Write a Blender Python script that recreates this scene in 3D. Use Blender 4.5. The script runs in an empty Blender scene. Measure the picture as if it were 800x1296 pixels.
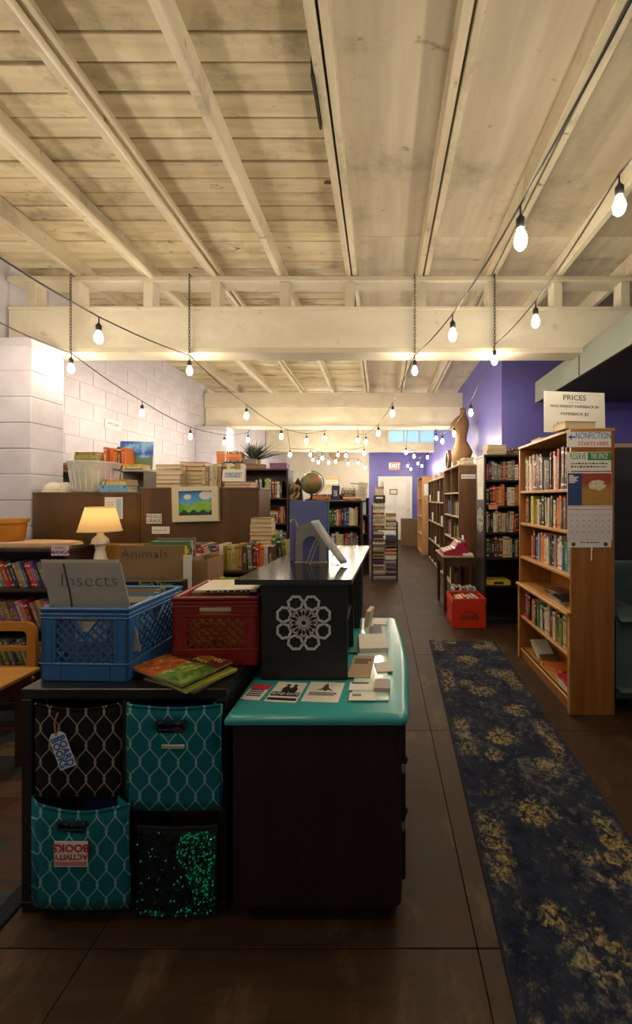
import bpy, bmesh, math, random
from mathutils import Vector, Matrix, Euler
S = bpy.context.scene
C = S.collection
PI = math.pi
R = math.radians
rnd = random.Random(7)

# ------------------------------------------------------------------ camera, world, exposure
F, CX, CY, EYE = 500.0, 482.0, 630.0, 1.42          # focal length and vanishing point on the 800x1296 frame
cam_d = bpy.data.cameras.new('camera'); cam = bpy.data.objects.new('camera', cam_d); C.objects.link(cam)
cam.location = (0, 0, EYE); cam.rotation_euler = (PI / 2, 0, 0)
cam_d.sensor_fit = 'HORIZONTAL'; cam_d.sensor_width = 36; cam_d.lens = F / 800 * 36
cam_d.shift_x = -(CX - 400) / 800; cam_d.shift_y = (CY - 648) / 800
cam_d.clip_start = 0.05
S.camera = cam
S.view_settings.view_transform = 'Standard'; S.view_settings.look = 'None'
S.view_settings.gamma = 1; S.view_settings.use_curve_mapping = False
S.view_settings.exposure = 0.35
W = bpy.data.worlds.new('world'); S.world = W; W.use_nodes = True
W.node_tree.nodes['Background'].inputs[0].default_value = (1, .93, .84, 1)
W.node_tree.nodes['Background'].inputs[1].default_value = .13
BULB = 250.0
FARBULB = 300.0


def at(px, py, Y):                                   # a point of the photograph at depth Y
    return Vector(((px - CX) * Y / F, Y, EYE - (py - CY) * Y / F))


# ------------------------------------------------------------------ materials
def new_mat(name):
    m = bpy.data.materials.new(name); m.use_nodes = True
    return m, m.node_tree, m.node_tree.nodes['Principled BSDF']


def node(nt, typ, **kw):
    n = nt.nodes.new(typ)
    for k, v in kw.items():
        if k.startswith('i_'):
            key = k[2:]; key = int(key) if key.isdigit() else key
            n.inputs[key].default_value = v
        else:
            setattr(n, k, v)
    return n


def rgba(c): return (c[0], c[1], c[2], 1)


def mathn(nt, op, a, b=None, c=None):
    n = nt.nodes.new('ShaderNodeMath'); n.operation = op
    for i, x in enumerate((a, b, c)):
        if x is None: continue
        if isinstance(x, (int, float)): n.inputs[i].default_value = x
        else: nt.links.new(x, n.inputs[i])
    return n.outputs[0]


def mixc(nt, fac, a, b):
    n = nt.nodes.new('ShaderNodeMix'); n.data_type = 'RGBA'
    for idx, x in ((0, fac), (6, a), (7, b)):
        if isinstance(x, (int, float)): n.inputs[idx].default_value = x
        elif isinstance(x, tuple): n.inputs[idx].default_value = rgba(x)
        else: nt.links.new(x, n.inputs[idx])
    return n.outputs[2]


def ramp(nt, fac, lo, hi):
    n = nt.nodes.new('ShaderNodeMapRange'); n.inputs[1].default_value = lo; n.inputs[2].default_value = hi
    nt.links.new(fac, n.inputs[0]); return n.outputs[0]


def coords(nt, scale=(1, 1, 1), kind='Object'):
    tc = nt.nodes.new('ShaderNodeTexCoord'); mp = nt.nodes.new('ShaderNodeMapping')
    mp.inputs['Scale'].default_value = scale
    nt.links.new(tc.outputs[kind], mp.inputs[0]); return mp.outputs[0]


def noise(nt, vec, scale=5, detail=4, rough=.55):
    n = node(nt, 'ShaderNodeTexNoise', i_Scale=scale, i_Detail=detail, i_Roughness=rough)
    nt.links.new(vec, n.inputs['Vector']); return n.outputs['Fac']


def bumpit(nt, b, h, strength=.2, dist=.01):
    n = node(nt, 'ShaderNodeBump', i_Strength=strength, i_Distance=dist)
    nt.links.new(h, n.inputs['Height']); nt.links.new(n.outputs[0], b.inputs['Normal'])


_mc = {}
def mat(name, col, rough=.6, col2=None, scale=(8, 8, 8), metal=0, bump=0, lo=.35, hi=.65, spec=.5, kind='Object'):
    if name in _mc: return _mc[name]
    m, nt, b = new_mat(name)
    b.inputs['Base Color'].default_value = rgba(col); b.inputs['Roughness'].default_value = rough
    b.inputs['Metallic'].default_value = metal; b.inputs['Specular IOR Level'].default_value = spec
    if col2 or bump:
        n = noise(nt, coords(nt, scale, kind), 1, 5)
        if col2:
            nt.links.new(mixc(nt, ramp(nt, n, lo, hi), col, col2), b.inputs['Base Color'])
        if bump: bumpit(nt, b, n, bump)
    _mc[name] = m
    return m


def glow(name, col, strength):
    m, nt, b = new_mat(name)
    b.inputs['Base Color'].default_value = rgba(col)
    b.inputs['Emission Color'].default_value = rgba(col); b.inputs['Emission Strength'].default_value = strength
    return m


def trellis_mat(name, base, line, P=.062, L=.116, wid=.042, amp=.285, px=0., pz=0.):
    m, nt, b = new_mat(name)
    sp = nt.nodes.new('ShaderNodeSeparateXYZ'); nt.links.new(coords(nt), sp.inputs[0])
    x = mathn(nt, 'ADD', mathn(nt, 'DIVIDE', mathn(nt, 'ADD', sp.outputs[0], sp.outputs[1]), P), px)
    s = mathn(nt, 'MULTIPLY', mathn(nt, 'SINE', mathn(nt, 'ADD', mathn(nt, 'MULTIPLY', sp.outputs[2], 2 * PI / L), pz)), amp)
    out = None
    for sgn, off in ((1, 0.), (-1, .5)):
        t = mathn(nt, 'ADD', mathn(nt, 'MULTIPLY_ADD', s, sgn, x), off)
        d = mathn(nt, 'ABSOLUTE', mathn(nt, 'SUBTRACT', mathn(nt, 'FRACT', t), .5))
        k = mathn(nt, 'LESS_THAN', d, wid)
        out = k if out is None else mathn(nt, 'MAXIMUM', out, k)
    n = noise(nt, coords(nt, (400, 400, 400)), 1, 2)
    bc = mixc(nt, n, base, tuple(c * .72 for c in base))
    nt.links.new(mixc(nt, out, bc, line), b.inputs['Base Color']); b.inputs['Roughness'].default_value = .9
    b.inputs['Specular IOR Level'].default_value = .2
    bumpit(nt, b, n, .15, .002)
    return m


def book_mat():
    m, nt, b = new_mat('book_cover')
    oi = nt.nodes.new('ShaderNodeObjectInfo')
    tc = nt.nodes.new('ShaderNodeTexCoord')
    sp = nt.nodes.new('ShaderNodeSeparateXYZ'); nt.links.new(tc.outputs['Generated'], sp.inputs[0])
    spine = mathn(nt, 'LESS_THAN', sp.outputs[1], .012)
    z = sp.outputs[2]
    def band(lo, hi): return mathn(nt, 'MULTIPLY', mathn(nt, 'GREATER_THAN', z, lo), mathn(nt, 'LESS_THAN', z, hi))
    mp = nt.nodes.new('ShaderNodeMapping'); mp.inputs['Scale'].default_value = (3, 1, 38)
    nt.links.new(tc.outputs['Generated'], mp.inputs[0])
    ad = nt.nodes.new('ShaderNodeVectorMath'); ad.operation = 'ADD'
    nt.links.new(mp.outputs[0], ad.inputs[0])
    sc = mathn(nt, 'MULTIPLY', oi.outputs['Random'], 97.0)
    nt.links.new(sc, ad.inputs[1])
    txt = mathn(nt, 'GREATER_THAN', noise(nt, ad.outputs[0], 1, 1), .53)
    inner = mathn(nt, 'LESS_THAN', mathn(nt, 'ABSOLUTE', mathn(nt, 'SUBTRACT', sp.outputs[0], .5)), .24)
    t1 = mathn(nt, 'MULTIPLY', mathn(nt, 'MULTIPLY', txt, inner), band(.28, .72))
    t2 = mathn(nt, 'MULTIPLY', band(.84, .9), mathn(nt, 'GREATER_THAN', oi.outputs['Random'], .45))
    t3 = mathn(nt, 'MULTIPLY', band(.08, .13), mathn(nt, 'GREATER_THAN', oi.outputs['Random'], .6))
    msk = mathn(nt, 'MULTIPLY', spine, mathn(nt, 'MINIMUM', mathn(nt, 'ADD', mathn(nt, 'ADD', t1, t2), t3), 1))
    lum = nt.nodes.new('ShaderNodeRGBToBW'); nt.links.new(oi.outputs['Color'], lum.inputs[0])
    inv = mathn(nt, 'LESS_THAN', lum.outputs[0], .22)
    con = mixc(nt, inv, (.05, .03, .02), (.75, .66, .45))
    nt.links.new(mixc(nt, mathn(nt, 'MULTIPLY', msk, .8), oi.outputs['Color'], con), b.inputs['Base Color'])
    b.inputs['Roughness'].default_value = .5
    return m


def page_mat():
    m, nt, b = new_mat('book_pages')
    n = noise(nt, coords(nt, (90, 2, 2), 'Generated'), 1, 2)
    nt.links.new(mixc(nt, n, (.72, .6, .4), (.5, .38, .22)), b.inputs['Base Color'])
    b.inputs['Roughness'].default_value = .85
    return m


COVER, PAGES = book_mat(), page_mat()
CREAM_WOOD = None
def ceiling_mat(name, a, b2, sx, sy, stain=.5):
    m, nt, b = new_mat(name)
    oi = nt.nodes.new('ShaderNodeObjectInfo')
    tc = nt.nodes.new('ShaderNodeTexCoord'); ad = nt.nodes.new('ShaderNodeVectorMath'); ad.operation = 'ADD'
    nt.links.new(tc.outputs['Object'], ad.inputs[0])
    nt.links.new(mathn(nt, 'MULTIPLY', oi.outputs['Random'], 31.0), ad.inputs[1])
    def mp(sc):
        q = nt.nodes.new('ShaderNodeMapping'); q.inputs['Scale'].default_value = sc
        nt.links.new(ad.outputs[0], q.inputs[0]); return q.outputs[0]
    g = noise(nt, mp((sx, sy, 6)), 1, 6)
    st = noise(nt, mp((1.8, 2.6, 2)), 1, 6, .7)
    c = mixc(nt, ramp(nt, g, .3, .75), a, b2)
    dark = tuple(x * .36 for x in b2)
    c = mixc(nt, mathn(nt, 'MULTIPLY', ramp(nt, st, .52, .74), stain), c, dark)
    kn = noise(nt, mp((7, 15, 7)), 1, 3, .5)
    c = mixc(nt, mathn(nt, 'MULTIPLY', ramp(nt, kn, .69, .76), stain), c, (.10, .075, .045))
    rv = mixc(nt, oi.outputs['Random'], (1.0, 1.0, 1.0), (.78, .75, .71))
    mx = nt.nodes.new('ShaderNodeMix'); mx.data_type = 'RGBA'; mx.blend_type = 'MULTIPLY'; mx.inputs[0].default_value = 1
    nt.links.new(c, mx.inputs[6]); nt.links.new(rv, mx.inputs[7])
    nt.links.new(mx.outputs[2], b.inputs['Base Color']); b.inputs['Roughness'].default_value = .62
    bumpit(nt, b, g, .25, .004)
    return m


M_PLANK = ceiling_mat('cream_painted_plank', (.80, .73, .52), (.60, .50, .31), 2.2, 20, 1.0)
M_SHEET = ceiling_mat('cream_painted_sheet', (.70, .645, .51), (.50, .44, .33), 9, 1.1, .6)
M_JOIST = ceiling_mat('cream_painted_joist', (.84, .79, .62), (.62, .55, .40), 14, 2, .8)
M_BEAM = ceiling_mat('cream_painted_beam', (.84, .80, .67), (.72, .67, .53), 3, 3, .28)
M_BLOCK = mat('white_painted_block', (.62, .60, .68), .7, (.54, .52, .59), (5, 5, 5), bump=.3)
M_MORTAR = mat('white_painted_mortar', (.55, .53, .59), .8, (.47, .45, .5), (3, 3, 3))
M_PURPLE = mat('purple_wall_paint', (.12, .115, .43), .42, (.14, .13, .47), (2, 2, 2), bump=.04)
M_CREAMWALL = mat('cream_wall_paint', (.82, .77, .68), .7, (.76, .7, .6), (2, 2, 2))
M_SOFFIT = mat('grey_green_soffit', (.13, .15, .13), .6, (.16, .18, .155), (2, 2, 2))
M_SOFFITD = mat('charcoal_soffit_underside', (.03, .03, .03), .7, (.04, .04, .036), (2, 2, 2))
M_BLACK = mat('black_stained_wood', (.0075, .0065, .006), .42, (.014, .012, .010), (3, 3, 30))
M_BLACKTOP = mat('black_laminate', (.012, .0115, .011), .3, (.02, .018, .016), (2, 20, 2))
M_DKBROWN = mat('espresso_wood', (.022, .011, .007), .5, (.034, .018, .010), (4, 4, 26))
M_DRESS = mat('mahogany_stained_wood', (.010, .0032, .0025), .55, (.018, .0055, .004), (14, 14, 2))
M_OAK = mat('honey_oak', (.36, .145, .026), .42, (.25, .09, .014), (22, 22, 1.6))
M_OAKEDGE = mat('honey_oak_edge', (.50, .26, .08), .4, (.38, .18, .05), (3, 3, 20))
M_BROWN = mat('brown_panel_board', (.125, .062, .017), .38, (.085, .041, .011), (12, 12, 1.2))
M_TEALTOP = mat('turquoise_paint', (.038, .31, .325), .24, (.05, .36, .36), (3, 3, 3))
M_WHITE = mat('white_card', (.78, .76, .72), .7)
M_PAPER = mat('white_paper', (.74, .71, .64), .75, (.69, .66, .58), (9, 9, 9))
M_INK = mat('black_ink', (.012, .012, .014), .7)
M_BLUEINK = mat('blue_ink', (.02, .13, .45), .7)
M_GREENINK = mat('green_ink', (.02, .22, .05), .7)
M_REDINK = mat('red_ink', (.55, .03, .04), .7)
M_GREYINK = mat('grey_pencil', (.06, .055, .055), .8)
M_PENCIL = mat('soft_pencil', (.085, .075, .065), .8)
M_KRAFT = mat('kraft_cardboard', (.29, .18, .085), .85, (.24, .145, .065), (5, 40, 5))
M_GREYBOARD = mat('grey_board', (.31, .29, .27), .8, (.27, .25, .235), (5, 5, 5))
M_CBLUE = mat('blue_plastic', (.028, .135, .35), .38, (.032, .15, .38), (4, 4, 4))
M_CRED = mat('dark_red_plastic', (.23, .008, .005), .42, (.19, .006, .004), (4, 4, 4))
M_CRED2 = mat('bright_red_plastic', (.60, .035, .012), .38, (.55, .03, .01), (4, 4, 4))
M_METAL = mat('brushed_metal', (.55, .54, .5), .35, metal=.9)
M_DKMETAL = mat('dark_metal', (.05, .045, .04), .45, metal=.7)
M_GALV = mat('galvanized_steel', (.70, .74, .68), .42, (.6, .64, .58), (12, 12, 12), metal=.08)
M_SOCKET = mat('black_rubber', (.012, .012, .012), .6)
M_GLOW = glow('lit_bulb_glass', (1.0, .83, .60), BULB)
M_GLOWF = glow('lit_small_bulb_glass', (1.0, .84, .62), FARBULB)


# ------------------------------------------------------------------ mesh helpers
class MB:
    def __init__(self): self.v, self.f, self.m, self.X = [], [], [], None
    def add(self, vs, fs, mi=0):
        k = len(self.v)
        for p in vs:
            p = Vector(p)
            self.v.append(self.X @ p if self.X else p)
        for f in fs: self.f.append([i + k for i in f]); self.m.append(mi)
        return self
    def box(self, x0, y0, z0, x1, y1, z1, mi=0):
        return self.add([(x0, y0, z0), (x1, y0, z0), (x1, y1, z0), (x0, y1, z0), (x0, y0, z1), (x1, y0, z1), (x1, y1, z1), (x0, y1, z1)],
                        [(3, 2, 1, 0), (4, 5, 6, 7), (0, 1, 5, 4), (1, 2, 6, 5), (2, 3, 7, 6), (3, 0, 4, 7)], mi)
    def cbox(self, x0, y0, z0, x1, y1, z1, c=.003, mi=0):        # chamfered box
        x0, x1 = min(x0, x1), max(x0, x1); y0, y1 = min(y0, y1), max(y0, y1); z0, z1 = min(z0, z1), max(z0, z1)
        c = min(c, (x1 - x0) * .45, (y1 - y0) * .45, (z1 - z0) * .45)
        bm = bmesh.new(); bmesh.ops.create_cube(bm, size=1)
        for v in bm.verts: v.co = Vector(((x0 + x1) / 2 + v.co.x * (x1 - x0), (y0 + y1) / 2 + v.co.y * (y1 - y0), (z0 + z1) / 2 + v.co.z * (z1 - z0)))
        bmesh.ops.bevel(bm, geom=bm.edges[:], offset=c, segments=1, affect='EDGES')
        bm.verts.index_update()
        self.add([v.co for v in bm.verts], [[v.index for v in f.verts] for f in bm.faces], mi); bm.free()
        return self
    def tube(self, pts, r, n=8, closed=False, mi=0, cap=True, flat=1.0):
        pts = [Vector(p) for p in pts]; N = len(pts); k = len(self.v); vs = []; prev = None
        for i, p in enumerate(pts):
            a = pts[(i - 1) % N] if (i or closed) else p; b = pts[(i + 1) % N] if (i < N - 1 or closed) else p
            t = (b - a).normalized()
            if prev is None:
                up = Vector((0, 0, 1)) if abs(t.z) < .9 else Vector((0, 1, 0))
                nx = t.cross(up).normalized()
            else:
                nx = (prev - t * prev.dot(t)); nx = nx.normalized() if nx.length > 1e-6 else t.orthogonal().normalized()
            prev = nx; ny = t.cross(nx)
            rr = r[i] if isinstance(r, (list, tuple)) else r
            for j in range(n):
                a2 = 2 * PI * j / n; vs.append(p + nx * math.cos(a2) * rr + ny * math.sin(a2) * rr * flat)
        fs = []
        for i in range(N if closed else N - 1):
            for j in range(n):
                i2 = (i + 1) % N
                fs.append((i * n + j, i * n + (j + 1) % n, i2 * n + (j + 1) % n, i2 * n + j))
        if cap and not closed: fs += [tuple(range(n))[::-1], tuple(range((N - 1) * n, N * n))]
        return self.add(vs, fs, mi)
    def lathe(self, prof, c=(0, 0, 0), n=16, mi=0, sx=1., sy=1.):
        vs = []; fs = []; N = len(prof)
        for r, z in prof:
            for j in range(n):
                a = 2 * PI * j / n; vs.append((c[0] + r * sx * math.cos(a), c[1] + r * sy * math.sin(a), c[2] + z))
        for i in range(N - 1):
            for j in range(n): fs.append((i * n + j, i * n + (j + 1) % n, (i + 1) * n + (j + 1) % n, (i + 1) * n + j))
        if prof[0][0] > 1e-5: fs.append(tuple(range(n))[::-1])
        if prof[-1][0] > 1e-5: fs.append(tuple(range((N - 1) * n, N * n)))
        return self.add(vs, fs, mi)
    def prism(self, pts, a, b, axis='y', mi=0):                   # outline in the plane across axis, from a to b
        def P(u, v, w): return {'y': (u, w, v), 'x': (w, u, v), 'z': (u, v, w)}[axis]
        n = len(pts); vs = [P(u, v, a) for u, v in pts] + [P(u, v, b) for u, v in pts]
        fs = [tuple(range(n))[::-1], tuple(range(n, 2 * n))] + [(i, (i + 1) % n, n + (i + 1) % n, n + i) for i in range(n)]
        return self.add(vs, fs, mi)
    def ring(self, outer, inner, a, b, axis='y', mi=0):           # band between two outlines of equal length
        def P(u, v, w): return {'y': (u, w, v), 'x': (w, u, v), 'z': (u, v, w)}[axis]
        n = len(outer); vs = [P(u, v, w) for w in (a, b) for L in (outer, inner) for u, v in L]
        fs = []
        for i in range(n):
            j = (i + 1) % n
            fs += [(i, j, n + j, n + i), (2 * n + j, 2 * n + i, 3 * n + i, 3 * n + j), (i, 2 * n + i, 2 * n + j, j), (n + j, 3 * n + j, 3 * n + i, n + i)]
        return self.add(vs, fs, mi)
    def mesh(self, name, mats, smooth=False):
        me = bpy.data.meshes.new(name); me.from_pydata([tuple(v) for v in self.v], [], self.f)
        for m in (mats if isinstance(mats, (list, tuple)) else [mats]): me.materials.append(m)
        me.polygons.foreach_set('material_index', self.m)
        bm = bmesh.new(); bm.from_mesh(me); bmesh.ops.recalc_face_normals(bm, faces=bm.faces[:]); bm.to_mesh(me); bm.free()
        if smooth:
            me.polygons.foreach_set('use_smooth', [True] * len(me.polygons))
            try: me.set_sharp_from_angle(angle=R(42))
            except Exception: pass
        me.update(); return me
    def build(self, name, mats, parent=None, smooth=False, loc=None, rot=None):
        o = bpy.data.objects.new(name, self.mesh(name, mats, smooth)); C.objects.link(o)
        if parent: o.parent = parent
        if loc: o.location = loc
        if rot: o.rotation_euler = rot
        return o


def tag(o, label=None, cat=None, group=None, kind=None):
    if label: o['label'] = label
    if cat: o['category'] = cat
    if group: o['group'] = group
    if kind: o['kind'] = kind
    return o


def thing(name, label, cat, loc=(0, 0, 0), rz=0, group=None):
    o = bpy.data.objects.new(name, None); C.objects.link(o); o.location = loc; o.rotation_euler = (0, 0, rz)
    o.empty_display_size = .05
    return tag(o, label, cat, group)


def inst(me, name, parent=None, loc=(0, 0, 0), rot=(0, 0, 0), scale=None):
    o = bpy.data.objects.new(name, me); C.objects.link(o); o.location = loc; o.rotation_euler = rot
    if parent: o.parent = parent
    if scale: o.scale = scale
    return o


def text(s, size, loc, rot, m, parent, name='lettering', sx=1., shear=0., off=0., align='CENTER'):
    cu = bpy.data.curves.new(name, 'FONT'); cu.body = s; cu.size = size; cu.align_x = align; cu.align_y = 'CENTER'
    cu.extrude = .0004; cu.resolution_u = 2; cu.shear = shear; cu.offset = off; cu.space_line = .85
    cu.materials.append(m)
    t_ = bpy.data.objects.new('lettering_curve', cu)
    me = bpy.data.meshes.new_from_object(t_); me.name = name
    bpy.data.objects.remove(t_); bpy.data.curves.remove(cu)
    o = bpy.data.objects.new(name, me); C.objects.link(o); o.parent = parent; o.location = loc; o.rotation_euler = rot
    o.scale = (sx, 1, 1)
    return o


FACE = (PI / 2, 0, 0)                                 # text upright, facing the camera side


def scribble(parent, x0, x1, y, z, h, lines, m, name='small_print', seed=1, step=.012):   # rows of tiny illegible writing
    r = random.Random(seed); b = MB()
    for k in range(lines):
        zz = z - k * h * 1.9; x = x0
        while x < x1 - step:
            w = r.uniform(.5, 1.6) * step
            b.box(x, y - .0004, zz, min(x + w, x1), y, zz + h * r.uniform(.6, 1)); x += w + step * .5
    o = b.build(name, m, parent); return tag(o, kind='stuff')


ORD = ('first second third fourth fifth sixth seventh eighth ninth tenth eleventh twelfth thirteenth fourteenth fifteenth sixteenth '
       'seventeenth eighteenth nineteenth twentieth').split()
def ordinal(n):
    if n < 20: return ORD[n]
    t, u = divmod(n + 1, 10); tens = {2: 'twenty', 3: 'thirty', 4: 'forty', 5: 'fifty', 6: 'sixty'}
    return {2: 'twentieth', 3: 'thirtieth', 4: 'fortieth', 5: 'fiftieth', 6: 'sixtieth'}[t] if u == 0 else tens[t] + '-' + ORD[u - 1]


# ------------------------------------------------------------------ the setting
CEIL = 3.47
JZ = 3.32
WL, WR, WB, WF = -3.22, 1.484, 13.4, -1.6
def struct(name, b, m, parent=None, smooth=False):
    o = b.build(name, m, parent, smooth)
    if not parent: o['kind'] = 'structure'
    return o


# floor of painted board sheets
def floor_mat():
    m, nt, b = new_mat('brown_painted_floorboard')
    oi = nt.nodes.new('ShaderNodeObjectInfo'); tc = nt.nodes.new('ShaderNodeTexCoord')
    ad = nt.nodes.new('ShaderNodeVectorMath'); ad.operation = 'ADD'
    nt.links.new(tc.outputs['Object'], ad.inputs[0]); nt.links.new(mathn(nt, 'MULTIPLY', oi.outputs['Random'], 53.0), ad.inputs[1])
    def mp(sc):
        q = nt.nodes.new('ShaderNodeMapping'); q.inputs['Scale'].default_value = sc; nt.links.new(ad.outputs[0], q.inputs[0]); return q.outputs[0]
    a = noise(nt, mp((1.6, 9, 1)), 1, 6, .65); g = noise(nt, mp((3, 60, 1)), 1, 4)
    w = noise(nt, mp((5, 2.2, 1)), 1, 6, .7)
    c = mixc(nt, ramp(nt, a, .3, .72), (.028, .0125, .0038), (.056, .029, .011))
    c = mixc(nt, mathn(nt, 'MULTIPLY', ramp(nt, g, .5, .7), .35), c, (.018, .009, .0035))
    c = mixc(nt, mathn(nt, 'MULTIPLY', ramp(nt, w, .55, .72), .6), c, (.15, .098, .056))
    nt.links.new(c, b.inputs['Base Color'])
    nt.links.new(mathn(nt, 'MULTIPLY_ADD', a, .3, .42), b.inputs['Roughness']); b.inputs['Specular IOR Level'].default_value = .28
    bumpit(nt, b, a, .12, .004); return m


M_FLOOR = floor_mat()
fl = struct('floor', MB().box(WL, WF, -.06, 3.3, WB, -.012), mat('floor_joint', (.028, .016, .009), .8))
for i in range(-4, 3):
    x0 = .305 + i * 1.22
    a0, a1 = max(x0, WL), min(x0 + 1.22, 3.3)
    if a1 - a0 < .05: continue
    for j in range(-3, 11):
        y0 = 1.245 + j * 1.165; b0, b1 = max(y0, WF), min(y0 + 1.165, WB)
        if b1 - b0 < .05: continue
        MB().cbox(a0 + .0014, b0 + .0014, -.02, a1 - .0014, b1 - .0014, 0, .0012).build('floor_panel', M_FLOOR, fl)

# ceiling: planks on the left, sheets on the right, joists below
ce = struct('ceiling', MB().box(WL - .1, WF, CEIL + .03, 3.4, WB, CEIL + .09), mat('dark_roof_void', (.03, .022, .014), .9))
y = .9
r2 = random.Random(3)
while y < WB:
    w = r2.choice((.105, .125, .125, .14, .15)); gap = r2.choice((.005, .006, .009, .013))
    if y < 7.4:
        segs = [(-3.3, -.25)] if r2.random() < .55 else [(-3.3, -.85 if r2.random() < .5 else -1.45)]
        if segs[0][1] < -.3: segs.append((segs[0][1] + .003, -.25))
    else: segs = [(-3.3, -.25)]
    for a, b_ in segs:
        dz = r2.uniform(0, .010)
        MB().cbox(a, y, CEIL - dz, b_, y + w - gap, CEIL + .03, .003).build('plank', M_PLANK, ce)
    y += w
y = WF
while y < .9:
    MB().cbox(-3.3, y, CEIL, -.25, y + .296, CEIL + .03, .003).build('plank', M_PLANK, ce); y += .3
for xa, xb in ((-.25, .96), (.96, 2.15), (2.15, 3.35)):
    for k, (ya, yb) in enumerate(((WF, .75), (.75, 3.1), (3.1, 5.5), (5.5, 7.9), (7.9, 10.3), (10.3, WB))):
        MB().cbox(xa + .002, ya + .002, CEIL - (.002 if k % 2 else 0), xb - .002, yb - .002, CEIL + .03, .002).build('ceiling_sheet', M_SHEET, ce)
JX = (-2.6, -2.02, -1.45, -.87, -.25, .365, .95, 1.53, 2.12, 2.72)
for k, x in enumerate(JX):
    ya = WF
    if x in (-.25, .365, .95):                       # doubled joists with an open gap
        MB().cbox(x - .05, ya, JZ, x - .006, WB, CEIL - .003, .004).build('joist', M_JOIST, ce)
        MB().cbox(x + .007, ya, JZ + .006, x + .048, WB, CEIL - .003, .004).build('joist', M_JOIST, ce)
    else:
        MB().cbox(x - .024, ya, JZ, x + .024, WB, CEIL - .003, .004).build('joist', M_JOIST, ce)
M_PIPE = mat('cream_painted_pipe', (.80, .74, .58), .45, (.7, .63, .46), (3, 3, 3))
for x, z, r_ in ((-1.415, JZ - .004, .016), (-1.385, JZ + .03, .013), (-1.965, JZ + .0, .027)):
    struct('pipe_run', MB().tube([(x, WF + .1, z), (x, 1.2, z), (x + .004, 2.2, z + .004), (x, 3.3, z), (x, 7.1, z)], r_, 10), M_PIPE, ce, True)
MB().cbox(-.315, 1.77, JZ - .012, -.302, 2.03, CEIL - .01, .003).build('dark_patch', mat('scorched_wood', (.035, .026, .018), .8), ce)
tag(MB().tube([(-3.15 + .03 * i + .01 * math.sin(i * 2.3), 2.93 + .06 * math.sin(i * 1.7), CEIL - .012) for i in range(8)], [.008, .02, .028, .02, .03, .022, .018, .006], 6).build('torn_patch', mat('dark_hole', (.05, .035, .02), .9), ce, True))


# walls
wl = struct('wall_left', MB().box(WL - .2, WF, 0, WL, WB, CEIL + .03), M_MORTAR)
rb = random.Random(5)
bl = [MB().cbox(0, 0, 0, .006, .394, .192, .0035).mesh('block', M_BLOCK), MB().cbox(0, 0, 0, .006, .194, .192, .0035).mesh('block', M_BLOCK)]
row = 0
z = 1.28
while z < CEIL - .1:
    y = 3.42 - (row % 2) * .2
    while y < 7.9:
        if y > 3.39: inst(bl[0], 'block', wl, (WL - .001 + rb.uniform(-.002, .002), y, z), (0, 0, 0))
        elif row % 2: inst(bl[1], 'block', wl, (WL - .001, 3.42, z), (0, 0, 0))
        y += .4
    z += .198; row += 1
struct('wall_left', MB().box(WL - .002, WF, 0, WL + .003, 3.05, CEIL), M_BLOCK)
struct('wall_left', MB().box(WL - .002, 7.9, 0, WL + .004, WB, CEIL), M_BLOCK)
for (y0, y1, xe) in ((3.05, 3.36, -2.70), (6.85, 7.16, -2.67)):    # piers of painted block under the beams
    pr = struct('wall_pier', MB().box(WL, y0 + .004, 0, xe - .004, y1 - .004, 2.66), M_MORTAR)
    zz = .0; k = 0
    while zz < 2.60:
        h = min(.196, 2.66 - zz); dx = rb.uniform(-.002, .004)
        if k % 2: MB().cbox(WL + .006, y0 + rb.uniform(-.006, .002), zz + .0015, xe + dx, y1, zz + h + .002, .006).build('block', M_BLOCK, pr)
        else:
            q = xe - .27 + rb.uniform(-.04, .04)
            MB().cbox(WL + .006, y0 + rb.uniform(-.008, .002), zz + .0015, q - .0015, y1, zz + h + .002, .006).build('block', M_BLOCK, pr)
            MB().cbox(q + .0015, y0 + rb.uniform(-.006, .002), zz + .0015, xe + dx, y1, zz + h + .002, .006).build('block', M_BLOCK, pr)
        zz += .2; k += 1
struct('wall_right', MB().box(WR, 4.85, 0, WR + .25, WB, CEIL), M_PURPLE)
struct('wall_right', MB().box(WR + .25, 4.85, 0, 3.4, 5.1, CEIL), M_PURPLE)
struct('wall_right', MB().box(3.3, WF, 0, 3.4, 4.85, CEIL), M_PURPLE)
struct('wall_back', MB().box(WL, WB, 0, -.40, WB + .15, CEIL), M_CREAMWALL)
struct('wall_back', MB().box(-.40, WB - .03, 0, WR, WB + .15, CEIL), M_PURPLE)

# cross beams
b1 = struct('beam', MB().cbox(-3.2, 3.395, 2.70, 3.3, 3.53, 3.035, .004), M_BEAM)
struct('beam_flange', MB().cbox(-3.2, 3.365, 2.655, 3.3, 3.56, 2.70, .004), M_BEAM, b1)
struct('top_plate', MB().cbox(-3.2, 3.375, 3.275, 3.3, 3.55, 3.317, .004), M_BEAM, b1)
struct('lower_plate', MB().cbox(-3.2, 3.385, 3.035, 3.3, 3.54, 3.06, .003), M_BEAM, b1)
for x in (-3.0, -2.62, -2.0, -1.42, -.83, -.27, .35, .95, 1.52, 2.1, 2.7):
    struct('stub_post', MB().cbox(x - .04, 3.39, 3.06, x + .04, 3.50, 3.275, .004), M_BEAM, b1)
b2 = struct('beam', MB().cbox(-3.2, 7.2, 2.73, WR, 7.36, 3.06, .004), M_BEAM)
struct('top_plate', MB().cbox(-3.2, 7.15, 3.06, WR, 7.4, 3.32, .004), M_BEAM, b2)
struct('beam_flange', MB().cbox(-3.2, 7.16, 2.69, WR, 7.40, 2.73, .004), M_BEAM, b2)
b3 = struct('beam', MB().cbox(-3.2, 11.0, 2.75, WR, 11.2, 3.3, .004), M_BEAM)
struct('beam_flange', MB().cbox(-3.2, 10.96, 2.71, WR, 11.24, 2.75, .004), M_BEAM, b3)

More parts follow.
